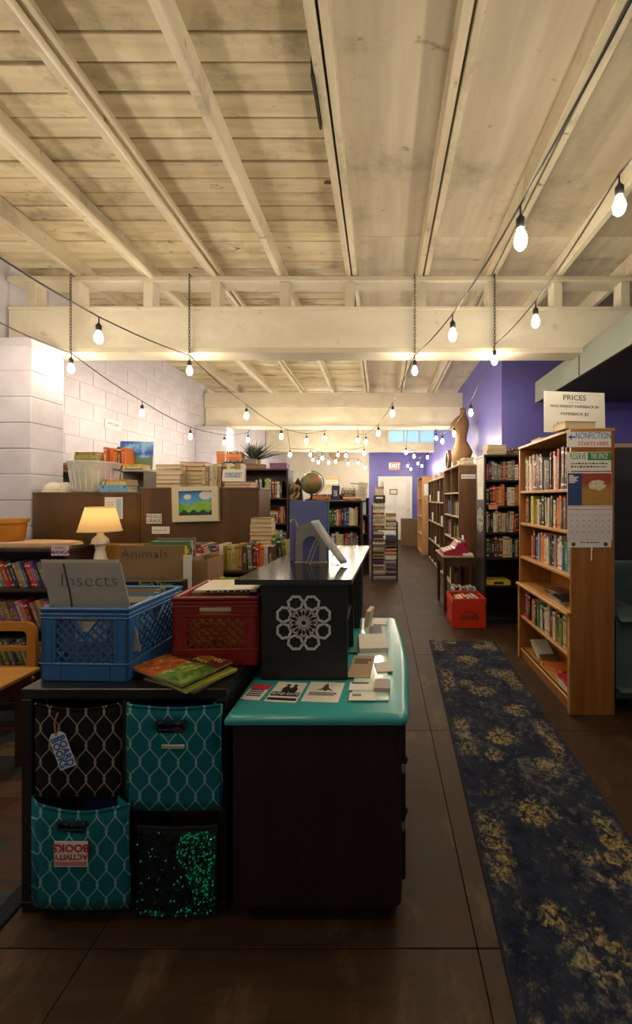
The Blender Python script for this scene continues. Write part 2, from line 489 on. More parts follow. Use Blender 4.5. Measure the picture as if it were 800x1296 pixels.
# transom of daylit blue glass under the second ceiling bay
wn = struct('window_1', MB().cbox(.18, 10.86, 2.90, 1.48, 10.98, 2.945, .004), M_BEAM)
struct('sash_rail', MB().cbox(.18, 10.86, 3.27, 1.48, 10.98, 3.31, .004), M_BEAM, wn)
M_SKY = glow('daylit_blue_glass', (.34, .62, .9), .5)
for k in range(3):
    x0 = .2 + k * .43
    struct('muntin', MB().cbox(x0 - .02, 10.87, 2.945, x0 + .02, 10.97, 3.27, .003), M_BEAM, wn)
    MB().cbox(x0 + .02, 10.91, 2.945, x0 + .41, 10.93, 3.27, .002).build('pane', M_SKY, wn)

# grey soffit box on the right
so = struct('trim_1', MB().box(1.735, WF, 2.49, 3.3, 4.40, 2.70), M_SOFFIT)
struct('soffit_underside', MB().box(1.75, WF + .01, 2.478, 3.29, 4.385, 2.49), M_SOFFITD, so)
struct('soffit_edge', MB().cbox(1.722, WF, 2.476, 1.75, 4.41, 2.706, .003), M_SOFFIT, so)
struct('seam_strip', MB().box(1.7195, 3.42, 2.48, 1.723, 3.44, 2.70), M_SOFFITD, so)

# back door, its sign and the EXIT sign
d1 = struct('door_1', MB().cbox(-.02, WB - .075, .005, .99, WB - .035, 2.06, .004), mat('white_door_paint', (.74, .73, .66), .5, (.7, .69, .61), (2, 2, 2)))
M_FRAMEW = mat('white_trim_paint', (.78, .76, .68), .5)
for a in ((-.09, .0, -.02, 2.13), (.99, .0, 1.06, 2.13)): struct('door_jamb', MB().cbox(a[0], WB - .085, a[1], a[2], WB - .03, a[3], .005), M_FRAMEW, d1)
struct('door_head', MB().cbox(-.09, WB - .09, 2.06, 1.06, WB - .03, 2.14, .005), M_FRAMEW, d1)
for (x0, x1, z0, z1) in ((.10, .44, 1.15, 1.9), (.53, .87, 1.15, 1.9), (.10, .44, .2, 1.0), (.53, .87, .2, 1.0)):
    struct('door_panel', MB().cbox(x0, WB - .083, z0, x1, WB - .07, z1, .008), M_FRAMEW, d1)
struct('door_knob', MB().lathe([(.0, 0), (.03, .01), (.03, .03), (.0, .045)], (0, 0, 0), 10), M_METAL, d1, True).location = (.93, WB - .1, 1.0)
t = thing('door_sign', 'small brown framed notice hung on the white back door', 'sign', (.43, WB - .085, 1.62))
MB().ring([(-.13, -.09), (.13, -.09), (.13, .09), (-.13, .09)], [(-.105, -.065), (.105, -.065), (.105, .065), (-.105, .065)], -.016, .0).build('frame', mat('brown_frame', (.12, .05, .02), .5), t)
MB().box(-.105, -.006, -.065, .105, -.002, .065).build('notice_sheet', M_PAPER, t)
t = thing('exit_sign', 'red lit EXIT sign on the purple wall above the white door', 'sign', (.46, WB - .032, 2.49))
MB().cbox(-.19, -.07, -.13, .19, 0, .13, .01).build('housing', mat('ivory_plastic', (.6, .55, .5), .5), t)
MB().cbox(-.17, -.078, -.11, .17, -.068, .11, .004).build('face_plate', glow('red_lit_panel', (1, .16, .12), .9), t)
text('EXIT', .19, (0, -.0795, 0), FACE, glow('lit_white_letters', (1, .75, .7), 1.3), t)

# ------------------------------------------------------------------ books
def book_meshes():
    b = MB(); b.box(-.5, 0, 0, -.42, 1, 1).box(.42, 0, 0, .5, 1, 1).box(-.42, 0, 0, .42, .02, 1)
    p = MB(); p.box(-.42, .02, .02, .42, .965, .98)
    one = MB(); one.box(-.5, 0, 0, -.42, 1, 1, 0).box(.42, 0, 0, .5, 1, 1, 0).box(-.42, 0, 0, .42, .02, 1, 0).box(-.42, .02, .02, .42, .965, .98, 1)
    thin = MB(); thin.box(-.5, 0, 0, -.36, 1, 1).box(.36, 0, 0, .5, 1, 1).box(-.36, 0, 0, .36, .015, 1)
    return b.mesh('book', COVER), p.mesh('page_block', PAGES), one.mesh('book', [COVER, PAGES])


BK, PG, BKF = book_meshes()
COLS = {'red': (.42, .022, .016), 'dark red': (.16, .014, .012), 'orange': (.62, .15, .02), 'yellow': (.66, .46, .03), 'olive': (.22, .21, .03),
        'green': (.03, .2, .06), 'dark green': (.014, .065, .03), 'teal': (.02, .2, .2), 'light blue': (.13, .32, .5), 'blue': (.025, .09, .34),
        'navy': (.012, .022, .09), 'purple': (.13, .035, .2), 'pink': (.52, .09, .17), 'white': (.64, .6, .5), 'cream': (.58, .48, .3),
        'tan': (.36, .22, .1), 'brown': (.12, .055, .025), 'grey': (.2, .19, .17), 'black': (.012, .011, .011), 'lime': (.36, .5, .04)}
ALL = list(COLS)
MIX = ALL
DARK = ['black', 'navy', 'dark red', 'brown', 'grey', 'dark green', 'blue', 'white', 'tan', 'red', 'black', 'cream', 'brown', 'purple']
KIDS = ['pink', 'yellow', 'teal', 'light blue', 'purple', 'red', 'green', 'white', 'orange', 'cream', 'blue', 'lime', 'olive', 'dark red', 'navy']
BEIGE = ['cream', 'tan', 'white', 'cream', 'tan']


def book(loc, w, d, h, yaw, tilt, col, label, group, far=False, name='book', cat='book', rx=0.):
    o = bpy.data.objects.new(name, BKF if far else BK); C.objects.link(o)
    o.location = loc; o.rotation_euler = (rx, tilt, yaw); o.scale = (w, d, h)
    c = COLS[col]; j = rnd.uniform(.8, 1.2); o.color = (c[0] * j, c[1] * j, c[2] * j, 1)
    if not far:
        q = bpy.data.objects.new('page_block', PG); C.objects.link(q); q.parent = o
    return tag(o, label, cat, group)


def shelf_row(base, yaw, x0, x1, ly, lz, hr, wr, pal, where, end, group, dr=(.13, .17), lean=0., far=False, name='book', cat='book', gapp=.04, push=.02, seed=None, fill=1.0, order=None):
    """books upright side by side, spines facing local -y; local x runs to the viewer's right"""
    r = random.Random(seed if seed is not None else hash_str(where))
    c, s = math.cos(yaw), math.sin(yaw); x = x0; i = 0
    while True:
        if i == 0 and lean > 0: x += hr[1] * math.sin(lean) + .004
        w = r.uniform(*wr); h = r.uniform(*hr); d = r.uniform(*dr); col = (order[i] if order and i < len(order) else r.choice(pal))
        t = -lean + (r.uniform(-.008, .008) if lean else (r.choice((0, 0, 0, .05, -.06)) if r.random() < .4 else 0))
        if lean: run = w / math.cos(t) * 1.04
        else: run = w + abs(math.sin(t)) * h * .55 + .0015
        if x + run + (h * math.sin(abs(t)) if lean < 0 else 0) > x1 or (x - x0) > (x1 - x0) * fill: break
        if lean: cx = x + w * .5 * math.cos(t) ; zz = abs(math.sin(t)) * w / 2
        else: cx = x + run / 2 - math.sin(t) * h * .5; zz = abs(math.sin(t)) * w / 2
        yy = ly + r.uniform(0, push)
        p = (base[0] + c * cx - s * yy, base[1] + s * cx + c * yy, base[2] + lz + zz + .0005)
        book(p, w, d, h, yaw, t, col, f'{col} {cat}, {where}, {ordinal(i)} from {end}', group, far, name, cat)
        x += run; i += 1
        if r.random() < gapp: x += r.uniform(.01, .03)
    return i


def hash_str(s): return sum((i + 3) * ord(ch) for i, ch in enumerate(s)) % 100003


def stack(base, yaw, n, wr, sizes, pal, where, group, pages=False, far=False, name='book', cat='book', jit=.05, order=None, seed=None, names=None):
    """flat pile; yaw 0 shows spines to the camera, pages=True the leaf edges. Returns the height"""
    r = random.Random(seed if seed is not None else hash_str(where) + 1); z = base[2]
    for i in range(n):
        w = r.uniform(*wr); d = r.uniform(sizes[0] * .9, sizes[0]); h = r.uniform(sizes[1] * .9, sizes[1])
        col = order[i] if order and i < len(order) else r.choice(pal)
        yy = yaw + (PI if pages else 0) + r.uniform(-jit, jit)
        c, s = math.cos(yy), math.sin(yy)
        lx, ly = h / 2, -d / 2                     # lying: local z points along -x
        p = (base[0] + c * lx - s * ly, base[1] + s * lx + c * ly, z + w / 2 + .0005)
        pos = 'topmost' if i == n - 1 else 'lowest' if i == 0 else ordinal(i) + ' up'
        book(p, w, d, h, yy, -PI / 2, col, f'{col} {cat}, {where}, {pos}', group, far, name, cat)
        z += w + .001
    return z


def bookcase(name, label, loc, yaw, Wd, D, H, shelves, mbody, medge=None, t=.02, kick=.06, back=True, cat='bookcase', group=None, mback=None):
    o = thing(name, label, cat, loc, yaw, group); medge = medge or mbody
    for sx in (-1, 1):
        MB().cbox(sx * Wd / 2, 0, 0, sx * (Wd / 2 - t), D, H - t, .002).build('side_panel', mbody, o)
    MB().cbox(-Wd / 2 - .006, -.008, H - t, Wd / 2 + .006, D, H, .003).build('top_panel', medge, o)
    if kick: MB().cbox(-Wd / 2 + t, .012, 0, Wd / 2 - t, .03, kick, .002).build('plinth', mbody, o)
    if back: MB().box(-Wd / 2 + t, D - .008, 0, Wd / 2 - t, D, H - t).build('back_panel', mback or mbody, o)
    for z in shelves: MB().cbox(-Wd / 2 + t, .004, z - t, Wd / 2 - t, D - .008, z, .003).build('shelf', medge, o)
    return o


# ------------------------------------------------------------------ oak bookcase in the right foreground
OX, OY, OW, OD, OH = 1.243, 3.065, .97, .285, 1.874
OS = [.085, .378, .667, .904, 1.20, 1.48]
ok = bookcase('oak_bookcase', 'tall honey oak bookcase with a calendar and paper signs on its end', (OX, OY, 0), -PI / 2, OW, OD, OH, OS, M_OAK, M_OAKEDGE, .022, .085)
MB().cbox(-OW / 2, -.012, 0, -OW / 2 + .03, 0, .667, .003).build('base_stile', M_OAKEDGE, ok)
MB().cbox(OW / 2 - .03, -.012, 0, OW / 2, 0, .667, .003).build('base_stile', M_OAKEDGE, ok)
MB().cbox(-OW / 2, -.03, .645, OW / 2, .004, .668, .004).build('base_ledge', M_OAKEDGE, ok)
base = (OX, OY, 0); yw = -PI / 2; A = -OW / 2 + .026; B = OW / 2 - .026
G = 'books on the oak bookcase'
shelf_row(base, yw, A + .03, B, .02, 1.48, (.22, .30), (.018, .04), ['tan', 'grey', 'white', 'black', 'dark red', 'brown', 'cream', 'red', 'black'], 'top shelf of the oak bookcase', 'far end', G, seed=2)
shelf_row(base, yw, A + .01, B, .03, 1.20, (.19, .235), (.02, .042), ['red', 'grey', 'olive', 'cream', 'tan', 'orange', 'green', 'white', 'brown', 'black'], 'second shelf of the oak bookcase', 'far end', G, seed=3,
          order=['red', 'grey', 'brown', 'olive', 'cream', 'lime', 'orange', 'white', 'green', 'black', 'black', 'cream', 'brown', 'white', 'grey'])
shelf_row(base, yw, A + .16, B, .04, .904, (.19, .24), (.02, .04), KIDS, 'third shelf of the oak bookcase', 'far end', G, seed=4, lean=.0,
          order=['pink', 'brown', 'dark red', 'teal', 'light blue', 'orange', 'orange', 'cream', 'yellow', 'white', 'navy', 'black', 'tan'])
shelf_row(base, yw, A + .03, B - .02, .02, .378, (.18, .225), (.025, .05), MIX, 'fifth shelf of the oak bookcase', 'far end', G, seed=5,
          order=['purple', 'red', 'red', 'black', 'yellow', 'orange', 'orange', 'navy', 'green', 'white', 'black', 'white', 'cream', 'cream'])
stack((OX + .16, OY + .02, .668), -PI / 2 + .2, 2, (.012, .018), (.15, .2), ['black', 'brown'], 'low pile on the fourth shelf of the oak bookcase', G, seed=2)
stack((OX + .13, OY - .21, .668), -PI / 2 - .1, 2, (.01, .014), (.2, .26), ['grey', 'black'], 'magazines on the fourth oak shelf', G, seed=5, name='magazine', cat='magazine', order=['grey', 'black'])
book((OX + .06, OY + .20, .0885), .022, .14, .2, -PI / 2, -1.1, 'white', 'white book tipped over on the bottom shelf of the oak bookcase', G)
stack((OX + .14, OY + .03, .086), -PI / 2 + .4, 1, (.03, .03), (.17, .24), ['orange'], 'bottom shelf of the oak bookcase', G, order=['orange'])
stack((OX + .11, OY - .28, .086), -PI / 2, 2, (.025, .03), (.15, .2), ['white', 'red'], 'small pile at the oak bookcase bottom', G, order=['white', 'red'])
stack((OX + .14, OY + .17, .086), -PI / 2 - .2, 1, (.03, .03), (.16, .2), ['brown'], 'dim corner of the bottom oak shelf', G, order=['brown'])
# on its top
stack((OX + .07, OY - .385, OH + .001), .06, 1, (.05, .05), (.15, .23), ['cream'], 'open top of the oak bookcase beside the price sign', G, pages=True, order=['cream'])
stack((OX + .11, OY + .22, OH + .001), -PI / 2, 2, (.014, .02), (.15, .21), ['cream', 'tan'], 'short pile at the far end of the oak bookcase top', G, pages=True)
stack((OX + .12, OY + .44, OH + .001), -PI / 2 + .3, 1, (.018, .018), (.12, .08), ['tan'], 'far corner of the oak bookcase top', G, order=['tan'])

ps = thing('price_sign', 'white PRICES poster board leaning up on top of the oak bookcase', 'sign', (1.376, 2.80, OH + .004), 0)
ps.rotation_euler = (-.10, .035, 0)
MB().cbox(-.217, 0, 0, .217, .006, .302, .001).build('board', M_PAPER, ps)
text('PRICES', .055, (0, -.0012, .257), FACE, M_INK, ps)
MB().box(-.045, -.001, .222, .045, 0, .2235).build('rule', M_GREYINK, ps)
text('MASS MARKET PAPERBACK $4', .030, (0, -.0012, .193), FACE, M_INK, ps, sx=.86)
text('PAPERBACK $5', .030, (0, -.0012, .138), FACE, M_INK, ps)
text('HARDCOVER $7', .030, (-.02, -.0012, .068), FACE, M_INK, ps)

ye = OY - OW / 2 - .0015                               # the end panel that faces us
def paper(name, label, cat, x0, x1, z0, z1, y=ye, m=M_PAPER):
    t = thing(name, label, cat, ((x0 + x1) / 2, y, (z0 + z1) / 2)); w, h = (x1 - x0) / 2, (z1 - z0) / 2
    MB().box(-w, -.0008, -h, w, .0008, h).build('sheet', m, t); return t, w, h
def zat(py): return EYE - (py - CY) * ye / F
def xat(px): return (px - CX) * ye / F
t, w, h = paper('nonfiction_sign', 'white paper sign reading NONFICTION STARTS HERE with a blue arrow', 'sign', xat(717.5), xat(773.5), zat(566), zat(544.5))
text('NONFICTION', .062, (.028, -.0014, .018), FACE, M_BLUEINK, t, sx=.60)
text('STARTS HERE', .036, (.028, -.0014, -.033), FACE, M_REDINK, t, sx=.92)
MB().prism([(-.137, .01), (-.112, .028), (-.112, .015), (-.09, .015), (-.09, .005), (-.112, .005), (-.112, -.008)], -.0014, -.0006).build('arrow', M_BLUEINK, t)
t, w, h = paper('reserve_sign', 'white paper sign reading RESERVE THIS SPACE in green marker', 'sign', xat(718), xat(773.5), zat(596), zat(572))
MB().box(-.01, -.0013, .008, w, -.0007, h - .003).build('green_band', M_GREENINK, t)
text('RESERVE', .056, (-.074, -.0014, .033), FACE, M_GREENINK, t, sx=.5)
text('THIS SPACE!', .05, (.066, -.0018, .033), FACE, M_PAPER, t, sx=.42)
scribble(t, -.12, .12, -.001, -.018, .011, 2, M_GREYINK, seed=4)
cal = thing('wall_calendar', 'wall calendar with a blue and brown picture pinned to the oak bookcase end', 'calendar', (xat(746), ye - .002, zat(640)))
w = .145
MB().box(-w, -.001, zat(641) - zat(640), w, .001, zat(597.5) - zat(640)).build('picture_leaf', M_PAPER, cal)
MB().box(-w + .002, -.0016, .002, -.05, -.0009, zat(599) - zat(640)).build('blue_field', mat('calendar_blue', (.028, .05, .16), .7), cal)
def calpic():
    m, nt, b = new_mat('calendar_print')
    sp = nt.nodes.new('ShaderNodeSeparateXYZ'); nt.links.new(coords(nt), sp.inputs[0])
    c = mixc(nt, ramp(nt, sp.outputs[2], .10, .15), (.40, .22, .035), (.32, .05, .02))
    n = noise(nt, coords(nt, (60, 60, 60)), 1, 3)
    d = mathn(nt, 'ADD', mathn(nt, 'POWER', mathn(nt, 'MULTIPLY', mathn(nt, 'SUBTRACT', sp.outputs[0], .048), 1 / .07), 2.0),
              mathn(nt, 'POWER', mathn(nt, 'MULTIPLY', mathn(nt, 'SUBTRACT', sp.outputs[2], .135), 1 / .04), 2.0))
    msk = mathn(nt, 'MULTIPLY', mathn(nt, 'LESS_THAN', mathn(nt, 'ADD', d, n), 1.15), 1.0)
    c = mixc(nt, msk, c, (.66, .58, .42)); nt.links.new(mixc(nt, mathn(nt, 'MULTIPLY', ramp(nt, n, .5, .8), .6), c, (.16, .07, .02)), b.inputs['Base Color'])
    b.inputs['Roughness'].default_value = .6; return m
MB().box(-.05, -.0016, .002, w - .002, -.0009, zat(599) - zat(640)).build('picture', calpic(), cal)
q = MB()
for k, ww in enumerate((.03, .062, .05, .056, .04)): q.box(-w + .01, -.002, .192 - k * .011, -w + .01 + ww, -.0015, .2 - k * .011)
tag(q.build('picture_caption', M_PAPER, cal), kind='stuff')
zb = zat(683.5) - zat(640)
MB().box(-w, -.001, zb, w + .004, .001, -.003).build('month_leaf', mat('calendar_paper', (.68, .62, .62), .8), cal)
MB().box(-w + .002, -.0016, -.026, w, -.0009, -.0225).build('red_rule', M_REDINK, cal)
q = MB()
for i in range(7):
    for j in range(4): q.box(-w + .018 + i * .041, -.0016, -.062 - j * .037, -.127 + .012 + i * .041, -.001, -.056 - j * .037)
for i in range(1, 7): q.box(-w + i * .0415, -.0013, zb + .02, -w + i * .0415 + .0005, -.001, -.035)
for j in range(5): q.box(-w + .004, -.0013, -.07 - j * .037, w, -.001, -.0692 - j * .037)
tag(q.build('day_grid', mat('calendar_grey', (.30, .27, .27), .8), cal), kind='stuff')
MB().box(-w + .004, -.001, zb - .048, w - .004, .001, zb).build('lower_flap', M_PAPER, cal)
scribble(cal, -.06, .075, -.0012, zb - .018, .008, 1, M_INK, seed=8)
for sx in (-1, 1): MB().lathe([(.014, 0), (.014, .0006)], (0, 0, 0), 12).build('round_stamp', M_GREYINK, cal, rot=(PI / 2, 0, 0), loc=(sx * .105, -.001, zb - .027))
tg = MB().tube([(0, 0, .06), (0, -.004, .045), (-.004, -.003, .02), (-.004, -.002, -.04)], [.006, .007, .004, .005], 8).build('pull_cord', mat('white_cord', (.6, .56, .48), .7), None, True, (xat(748), ye - .012, zat(701)))
tag(tg, 'white cord hanging below the calendar on the oak bookcase', 'cord')

# ------------------------------------------------------------------ runner rug, patchwork rug
def runner_mat():
    m, nt, b = new_mat('navy_runner_pile')
    tc = nt.nodes.new('ShaderNodeTexCoord'); sp = nt.nodes.new('ShaderNodeSeparateXYZ'); nt.links.new(tc.outputs['Object'], sp.inputs[0])
    nz = noise(nt, coords(nt, (9, 9, 9)), 1, 5, .7); fine = noise(nt, coords(nt, (70, 70, 70)), 1, 4, .75)
    mid = noise(nt, coords(nt, (24, 24, 24)), 1, 5, .7)
    big = noise(nt, coords(nt, (3.2, 3.2, 3.2)), 1, 3)
    wob = nt.nodes.new('ShaderNodeVectorMath'); wob.operation = 'MULTIPLY_ADD'      # ragged, worn outlines
    nv = node(nt, 'ShaderNodeTexNoise', i_Scale=34., i_Detail=4.); nt.links.new(tc.outputs['Object'], nv.inputs['Vector'])
    nt.links.new(nv.outputs['Color'], wob.inputs[0]); wob.inputs[1].default_value = (.075, .075, 0); nt.links.new(tc.outputs['Object'], wob.inputs[2])
    sp = nt.nodes.new('ShaderNodeSeparateXYZ'); nt.links.new(wob.outputs[0], sp.inputs[0])
    X = mathn(nt, 'SUBTRACT', sp.outputs[0], .0375); Y = mathn(nt, 'SUBTRACT', sp.outputs[1], .0375)
    def soft(v, lo, hi): return ramp(nt, v, lo, hi)
    edge = mathn(nt, 'ABSOLUTE', X)
    rim = mathn(nt, 'MULTIPLY', soft(edge, .185, .215), soft(edge, .305, .28))
    run = mathn(nt, 'ADD', mathn(nt, 'MULTIPLY', mathn(nt, 'SINE', mathn(nt, 'MULTIPLY', Y, 2 * PI / .74)), .35), big)
    vo = node(nt, 'ShaderNodeTexVoronoi', i_Scale=13.); vo.feature = 'DISTANCE_TO_EDGE'; nt.links.new(wob.outputs[0], vo.inputs['Vector'])
    lace = soft(mathn(nt, 'ABSOLUTE', mathn(nt, 'SUBTRACT', vo.outputs[0], .16)), .12, .03)
    rimm = mathn(nt, 'MULTIPLY', mathn(nt, 'MULTIPLY', rim, soft(run, .40, .62)), mathn(nt, 'MAXIMUM', lace, soft(mid, .48, .6)))
    def med(ox, oy, per, rx, ry):
        yy = mathn(nt, 'SUBTRACT', mathn(nt, 'MULTIPLY', mathn(nt, 'FRACT', mathn(nt, 'DIVIDE', mathn(nt, 'ADD', Y, oy), per)), per), per / 2)
        xx = mathn(nt, 'SUBTRACT', X, ox)
        d = mathn(nt, 'SQRT', mathn(nt, 'ADD', mathn(nt, 'POWER', mathn(nt, 'DIVIDE', xx, rx), 2.), mathn(nt, 'POWER', mathn(nt, 'DIVIDE', yy, ry), 2.)))
        lobes = mathn(nt, 'MULTIPLY', mathn(nt, 'SINE', mathn(nt, 'MULTIPLY', mathn(nt, 'ARCTAN2', yy, xx), 11.)), .10)
        d = mathn(nt, 'ADD', d, lobes)
        return mathn(nt, 'MULTIPLY', soft(d, 1.08, .8), soft(mathn(nt, 'ADD', mathn(nt, 'MULTIPLY', lace, .5), mathn(nt, 'MULTIPLY', mid, 1.3)), .62, .95))
    meds = mathn(nt, 'MAXIMUM', med(-.03, .1, .56, .10, .08), mathn(nt, 'MAXIMUM', med(.15, .36, .56, .085, .075), med(-.12, .4, .84, .06, .05)))
    spk = mathn(nt, 'MULTIPLY', soft(mathn(nt, 'ADD', mathn(nt, 'MULTIPLY', big, .5), mathn(nt, 'MULTIPLY', mid, .8)), .66, .82), .6)
    allm = mathn(nt, 'MAXIMUM', mathn(nt, 'MAXIMUM', rimm, meds), spk)
    wear = ramp(nt, fine, .36, .62)
    base = mixc(nt, ramp(nt, nz, .35, .65), (.007, .010, .026), (.024, .031, .052))
    base = mixc(nt, mathn(nt, 'MULTIPLY', ramp(nt, fine, .55, .75), .5), base, (.055, .06, .07))
    gold = mixc(nt, ramp(nt, big, .4, .6), (.40, .31, .10), (.30, .27, .18))
    nt.links.new(mixc(nt, mathn(nt, 'MULTIPLY', mathn(nt, 'MULTIPLY', allm, wear), .9), base, gold), b.inputs['Base Color'])
    b.inputs['Roughness'].default_value = .95; b.inputs['Specular IOR Level'].default_value = .15
    bumpit(nt, b, fine, .5, .004); return m


rg = MB().cbox(-.318, -1.75, 0, .318, 1.75, .009, .003)
o = rg.build('runner_rug', runner_mat(), None, loc=(.735, 2.15, .001), rot=(0, 0, R(-2.2)))
tag(o, 'long navy runner rug with faded gold floral motifs along the aisle', 'rug')
for sx in (-1, 1): MB().cbox(sx * .318 - .006, -1.75, 0, sx * .318 + .006, 1.75, .010, .003).build('bound_edge', mat('navy_binding', (.008, .008, .02), .9), o)


def patch_mat():
    m, nt, b = new_mat('patchwork_rug_pile')
    br = node(nt, 'ShaderNodeTexVoronoi', i_Scale=3.4); br.distance = 'CHEBYCHEV'; nt.links.new(coords(nt, (1, 2.6, 1)), br.inputs['Vector'])
    cr = nt.nodes.new('ShaderNodeValToRGB'); cr.color_ramp.interpolation = 'CONSTANT'
    cols = [(.035, .055, .085), (.16, .055, .025), (.30, .23, .13), (.05, .075, .08), (.10, .05, .03), (.03, .03, .05), (.22, .13, .06)]
    e = cr.color_ramp.elements; e[0].color = rgba(cols[0]); e[1].position = 1 / 7; e[1].color = rgba(cols[1])
    for k in range(2, 7):
        q = e.new(k / 7); q.color = rgba(cols[k])
    sp = nt.nodes.new('ShaderNodeSeparateColor'); nt.links.new(br.outputs['Color'], sp.inputs[0]); nt.links.new(sp.outputs[0], cr.inputs[0])
    n = noise(nt, coords(nt, (60, 60, 60)), 1, 4)
    st = noise(nt, coords(nt, (4, 40, 4)), 1, 3)
    c = mixc(nt, mathn(nt, 'MULTIPLY', ramp(nt, st, .45, .6), .5), cr.outputs[0], (.03, .035, .055))
    nt.links.new(mixc(nt, mathn(nt, 'MULTIPLY', n, .6), c, (.04, .035, .03)), b.inputs['Base Color'])
    b.inputs['Roughness'].default_value = .95; bumpit(nt, b, n, .5, .004); return m


o = MB().cbox(-2.95, .5, .001, -1.31, 2.62, .010, .003).build('patchwork_rug', patch_mat())
tag(o, 'patchwork rug of blue, rust and cream beside the black cube shelf', 'rug')
MB().cbox(-1.31, .5, .001, -1.25, 2.62, .011, .003).build('bound_edge', mat('navy_binding', (.008, .008, .02), .9), o)

# ------------------------------------------------------------------ black cube shelf with fabric bins
CXL, CXR, CYF, CYB, CH = -1.232, -.528, 1.352, 1.74, .766
cu = thing('cube_shelf', 'black four-cube shelf unit holding patterned fabric bins', 'shelf', ((CXL + CXR) / 2, CYF, 0))
hw = (CXR - CXL) / 2; D = CYB - CYF
MB().cbox(-hw, 0, CH - .036, hw, D, CH, .003).build('top_panel', M_BLACKTOP, cu)
MB().cbox(-hw, 0, 0, hw, D, .036, .003).build('bottom_panel', M_BLACK, cu)
for sx in (-1, 1): MB().cbox(sx * hw, 0, .036, sx * (hw - .036), D, CH - .036, .003).build('side_panel', M_BLACK, cu)
MB().cbox(-.009, .004, .036, .009, D, CH - .036, .002).build('divider', M_BLACK, cu)
MB().cbox(-hw + .036, .004, .385, -.009, D, .401, .002).build('shelf', M_BLACK, cu)
MB().cbox(.009, .004, .385, hw - .036, D, .401, .002).build('shelf', M_BLACK, cu)
MB().box(-hw + .036, D - .006, .036, hw - .036, D, CH - .036).build('back_panel', M_BLACK, cu)


def fabric_bin(name, label, x0, x1, z0, z1, yf, m, sag=.012, bulge=.012, slot=None, lean=0., d=.30, cell=None, drop=0.):
    """open cloth box, seen from the front; slot = (u0, u1, v0, v1) fractions of the front that are cut out"""
    w, h = x1 - x0, z1 - z0
    o = thing(name, label, 'storage bin', ((x0 + x1) / 2, yf, z0))
    us = [i / 10 for i in range(11)]; vs_ = [i / 10 for i in range(11)]
    if slot:
        for L, a, b_ in ((us, slot[0], slot[1]), (vs_, slot[2], slot[3])):
            for q in (a, b_):
                k = min(range(1, len(L) - 1), key=lambda i: abs(L[i] - q)); L[k] = q
            L.sort()
    def top(u): return h - sag * math.sin(PI * u)
    b = MB(); V = []
    for v in vs_:
        for u in us:
            bow = bulge * math.sin(PI * u) * (.4 + .6 * math.sin(PI * min(1, v * .9 + .05)))
            V.append(((u - .5) * w + (.003 * math.sin(v * 7)), -bow - lean * v * h, -drop + v * (top(u) + drop)))
    n = len(us); Fs = []
    for j in range(len(vs_) - 1):
        for i in range(n - 1):
            if slot and us[i] >= slot[0] - 1e-6 and us[i + 1] <= slot[1] + 1e-6 and vs_[j] >= slot[2] - 1e-6 and vs_[j + 1] <= slot[3] + 1e-6: continue
            Fs.append((j * n + i, j * n + i + 1, (j + 1) * n + i + 1, (j + 1) * n + i))
    b.add(V, Fs)
    c0, c1 = (cell[0] - (x0 + x1) / 2, cell[1] - (x0 + x1) / 2) if cell else (-w / 2, w / 2)
    k0 = 1.347 - yf if cell else .02
    for xo, xi in ((-w / 2, c0), (w / 2, c1)):        # sides and back
        b.add([(xo, 0, -drop), (xi, k0, 0), (xi, d, 0), (xi, d, h), (xi, k0, h), (xo, -lean * h, h)], [(0, 1, 4, 5), (1, 2, 3, 4)])
    b.add([(c0, d, 0), (c1, d, 0), (c1, d, h), (c0, d, h)], [(0, 1, 2, 3)])
    b.add([(-w / 2, 0, -drop), (w / 2, 0, -drop), (c1, k0, 0), (c1, d, 0), (c0, d, 0), (c0, k0, 0)], [(0, 1, 2, 3, 4, 5)])
    c = b.build('cloth_body', m, o, True)
    md = c.modifiers.new('thickness', 'SOLIDIFY'); md.thickness = .004; md.offset = -1
    hem = MB().tube([((u - .5) * w, -bulge * math.sin(PI * u) * .5 - lean * h, top(u)) for u in [i / 8 for i in range(9)]], .004, 6)
    hem.build('hem', m, o, True)
    if slot:
        a0, a1, c0, c1 = (slot[0] - .5) * w, (slot[1] - .5) * w, slot[2] * h, slot[3] * h
        e = .003; yy = -bulge - lean * h * .8
        MB().ring([(a0 - e, c0 - e), (a1 + e, c0 - e), (a1 + e, c1 + e), (a0 - e, c1 + e)], [(a0, c0), (a1, c0), (a1, c1), (a0, c1)], yy - .002, yy + .006).build('handle_slot', mat('dark_stitching', (.012, .02, .03), .8), o)
    return o


TEAL, TLINE = (.004, .16, .19), (.22, .40, .39)
zb = lambda py, Y: EYE - (py - CY) * Y / F
xb = lambda px, Y: (px - CX) * Y / F
Yb = 1.345
M_TREL1 = trellis_mat('teal_trellis_cloth', TEAL, TLINE, px=.2, pz=.8)
M_TREL2 = trellis_mat('teal_trellis_cloth_shifted', TEAL, TLINE, px=.55, pz=2.2)  # same teal colours, only the print is shifted
M_TREL3 = trellis_mat('black_trellis_cloth', (.012, .010, .009), (.30, .26, .21), px=.3, pz=1.7)
ba = fabric_bin('fabric_bin', 'black trellis-print fabric bin with a BOARD BOOKS tag, in the cube shelf', xb(41, Yb) + .004, -.893, .4025, .728 - .012, 1.352, M_TREL3, sag=.02, bulge=.004)
bt = fabric_bin('fabric_bin', 'teal trellis-print fabric bin pulled forward in the upper cube', xb(156, 1.31) , xb(277, 1.31), .4025, zb(893, 1.33), 1.335, M_TREL1, sag=.008, bulge=.016, slot=(.335, .62, .765, .85), cell=(-.868, -.567), drop=.036)
MB().cbox(-.035, -.021, .182, .041, -.015, .194, .001).build('label_holder', mat('silver_plate', (.55, .52, .46), .4, metal=.3), bt)
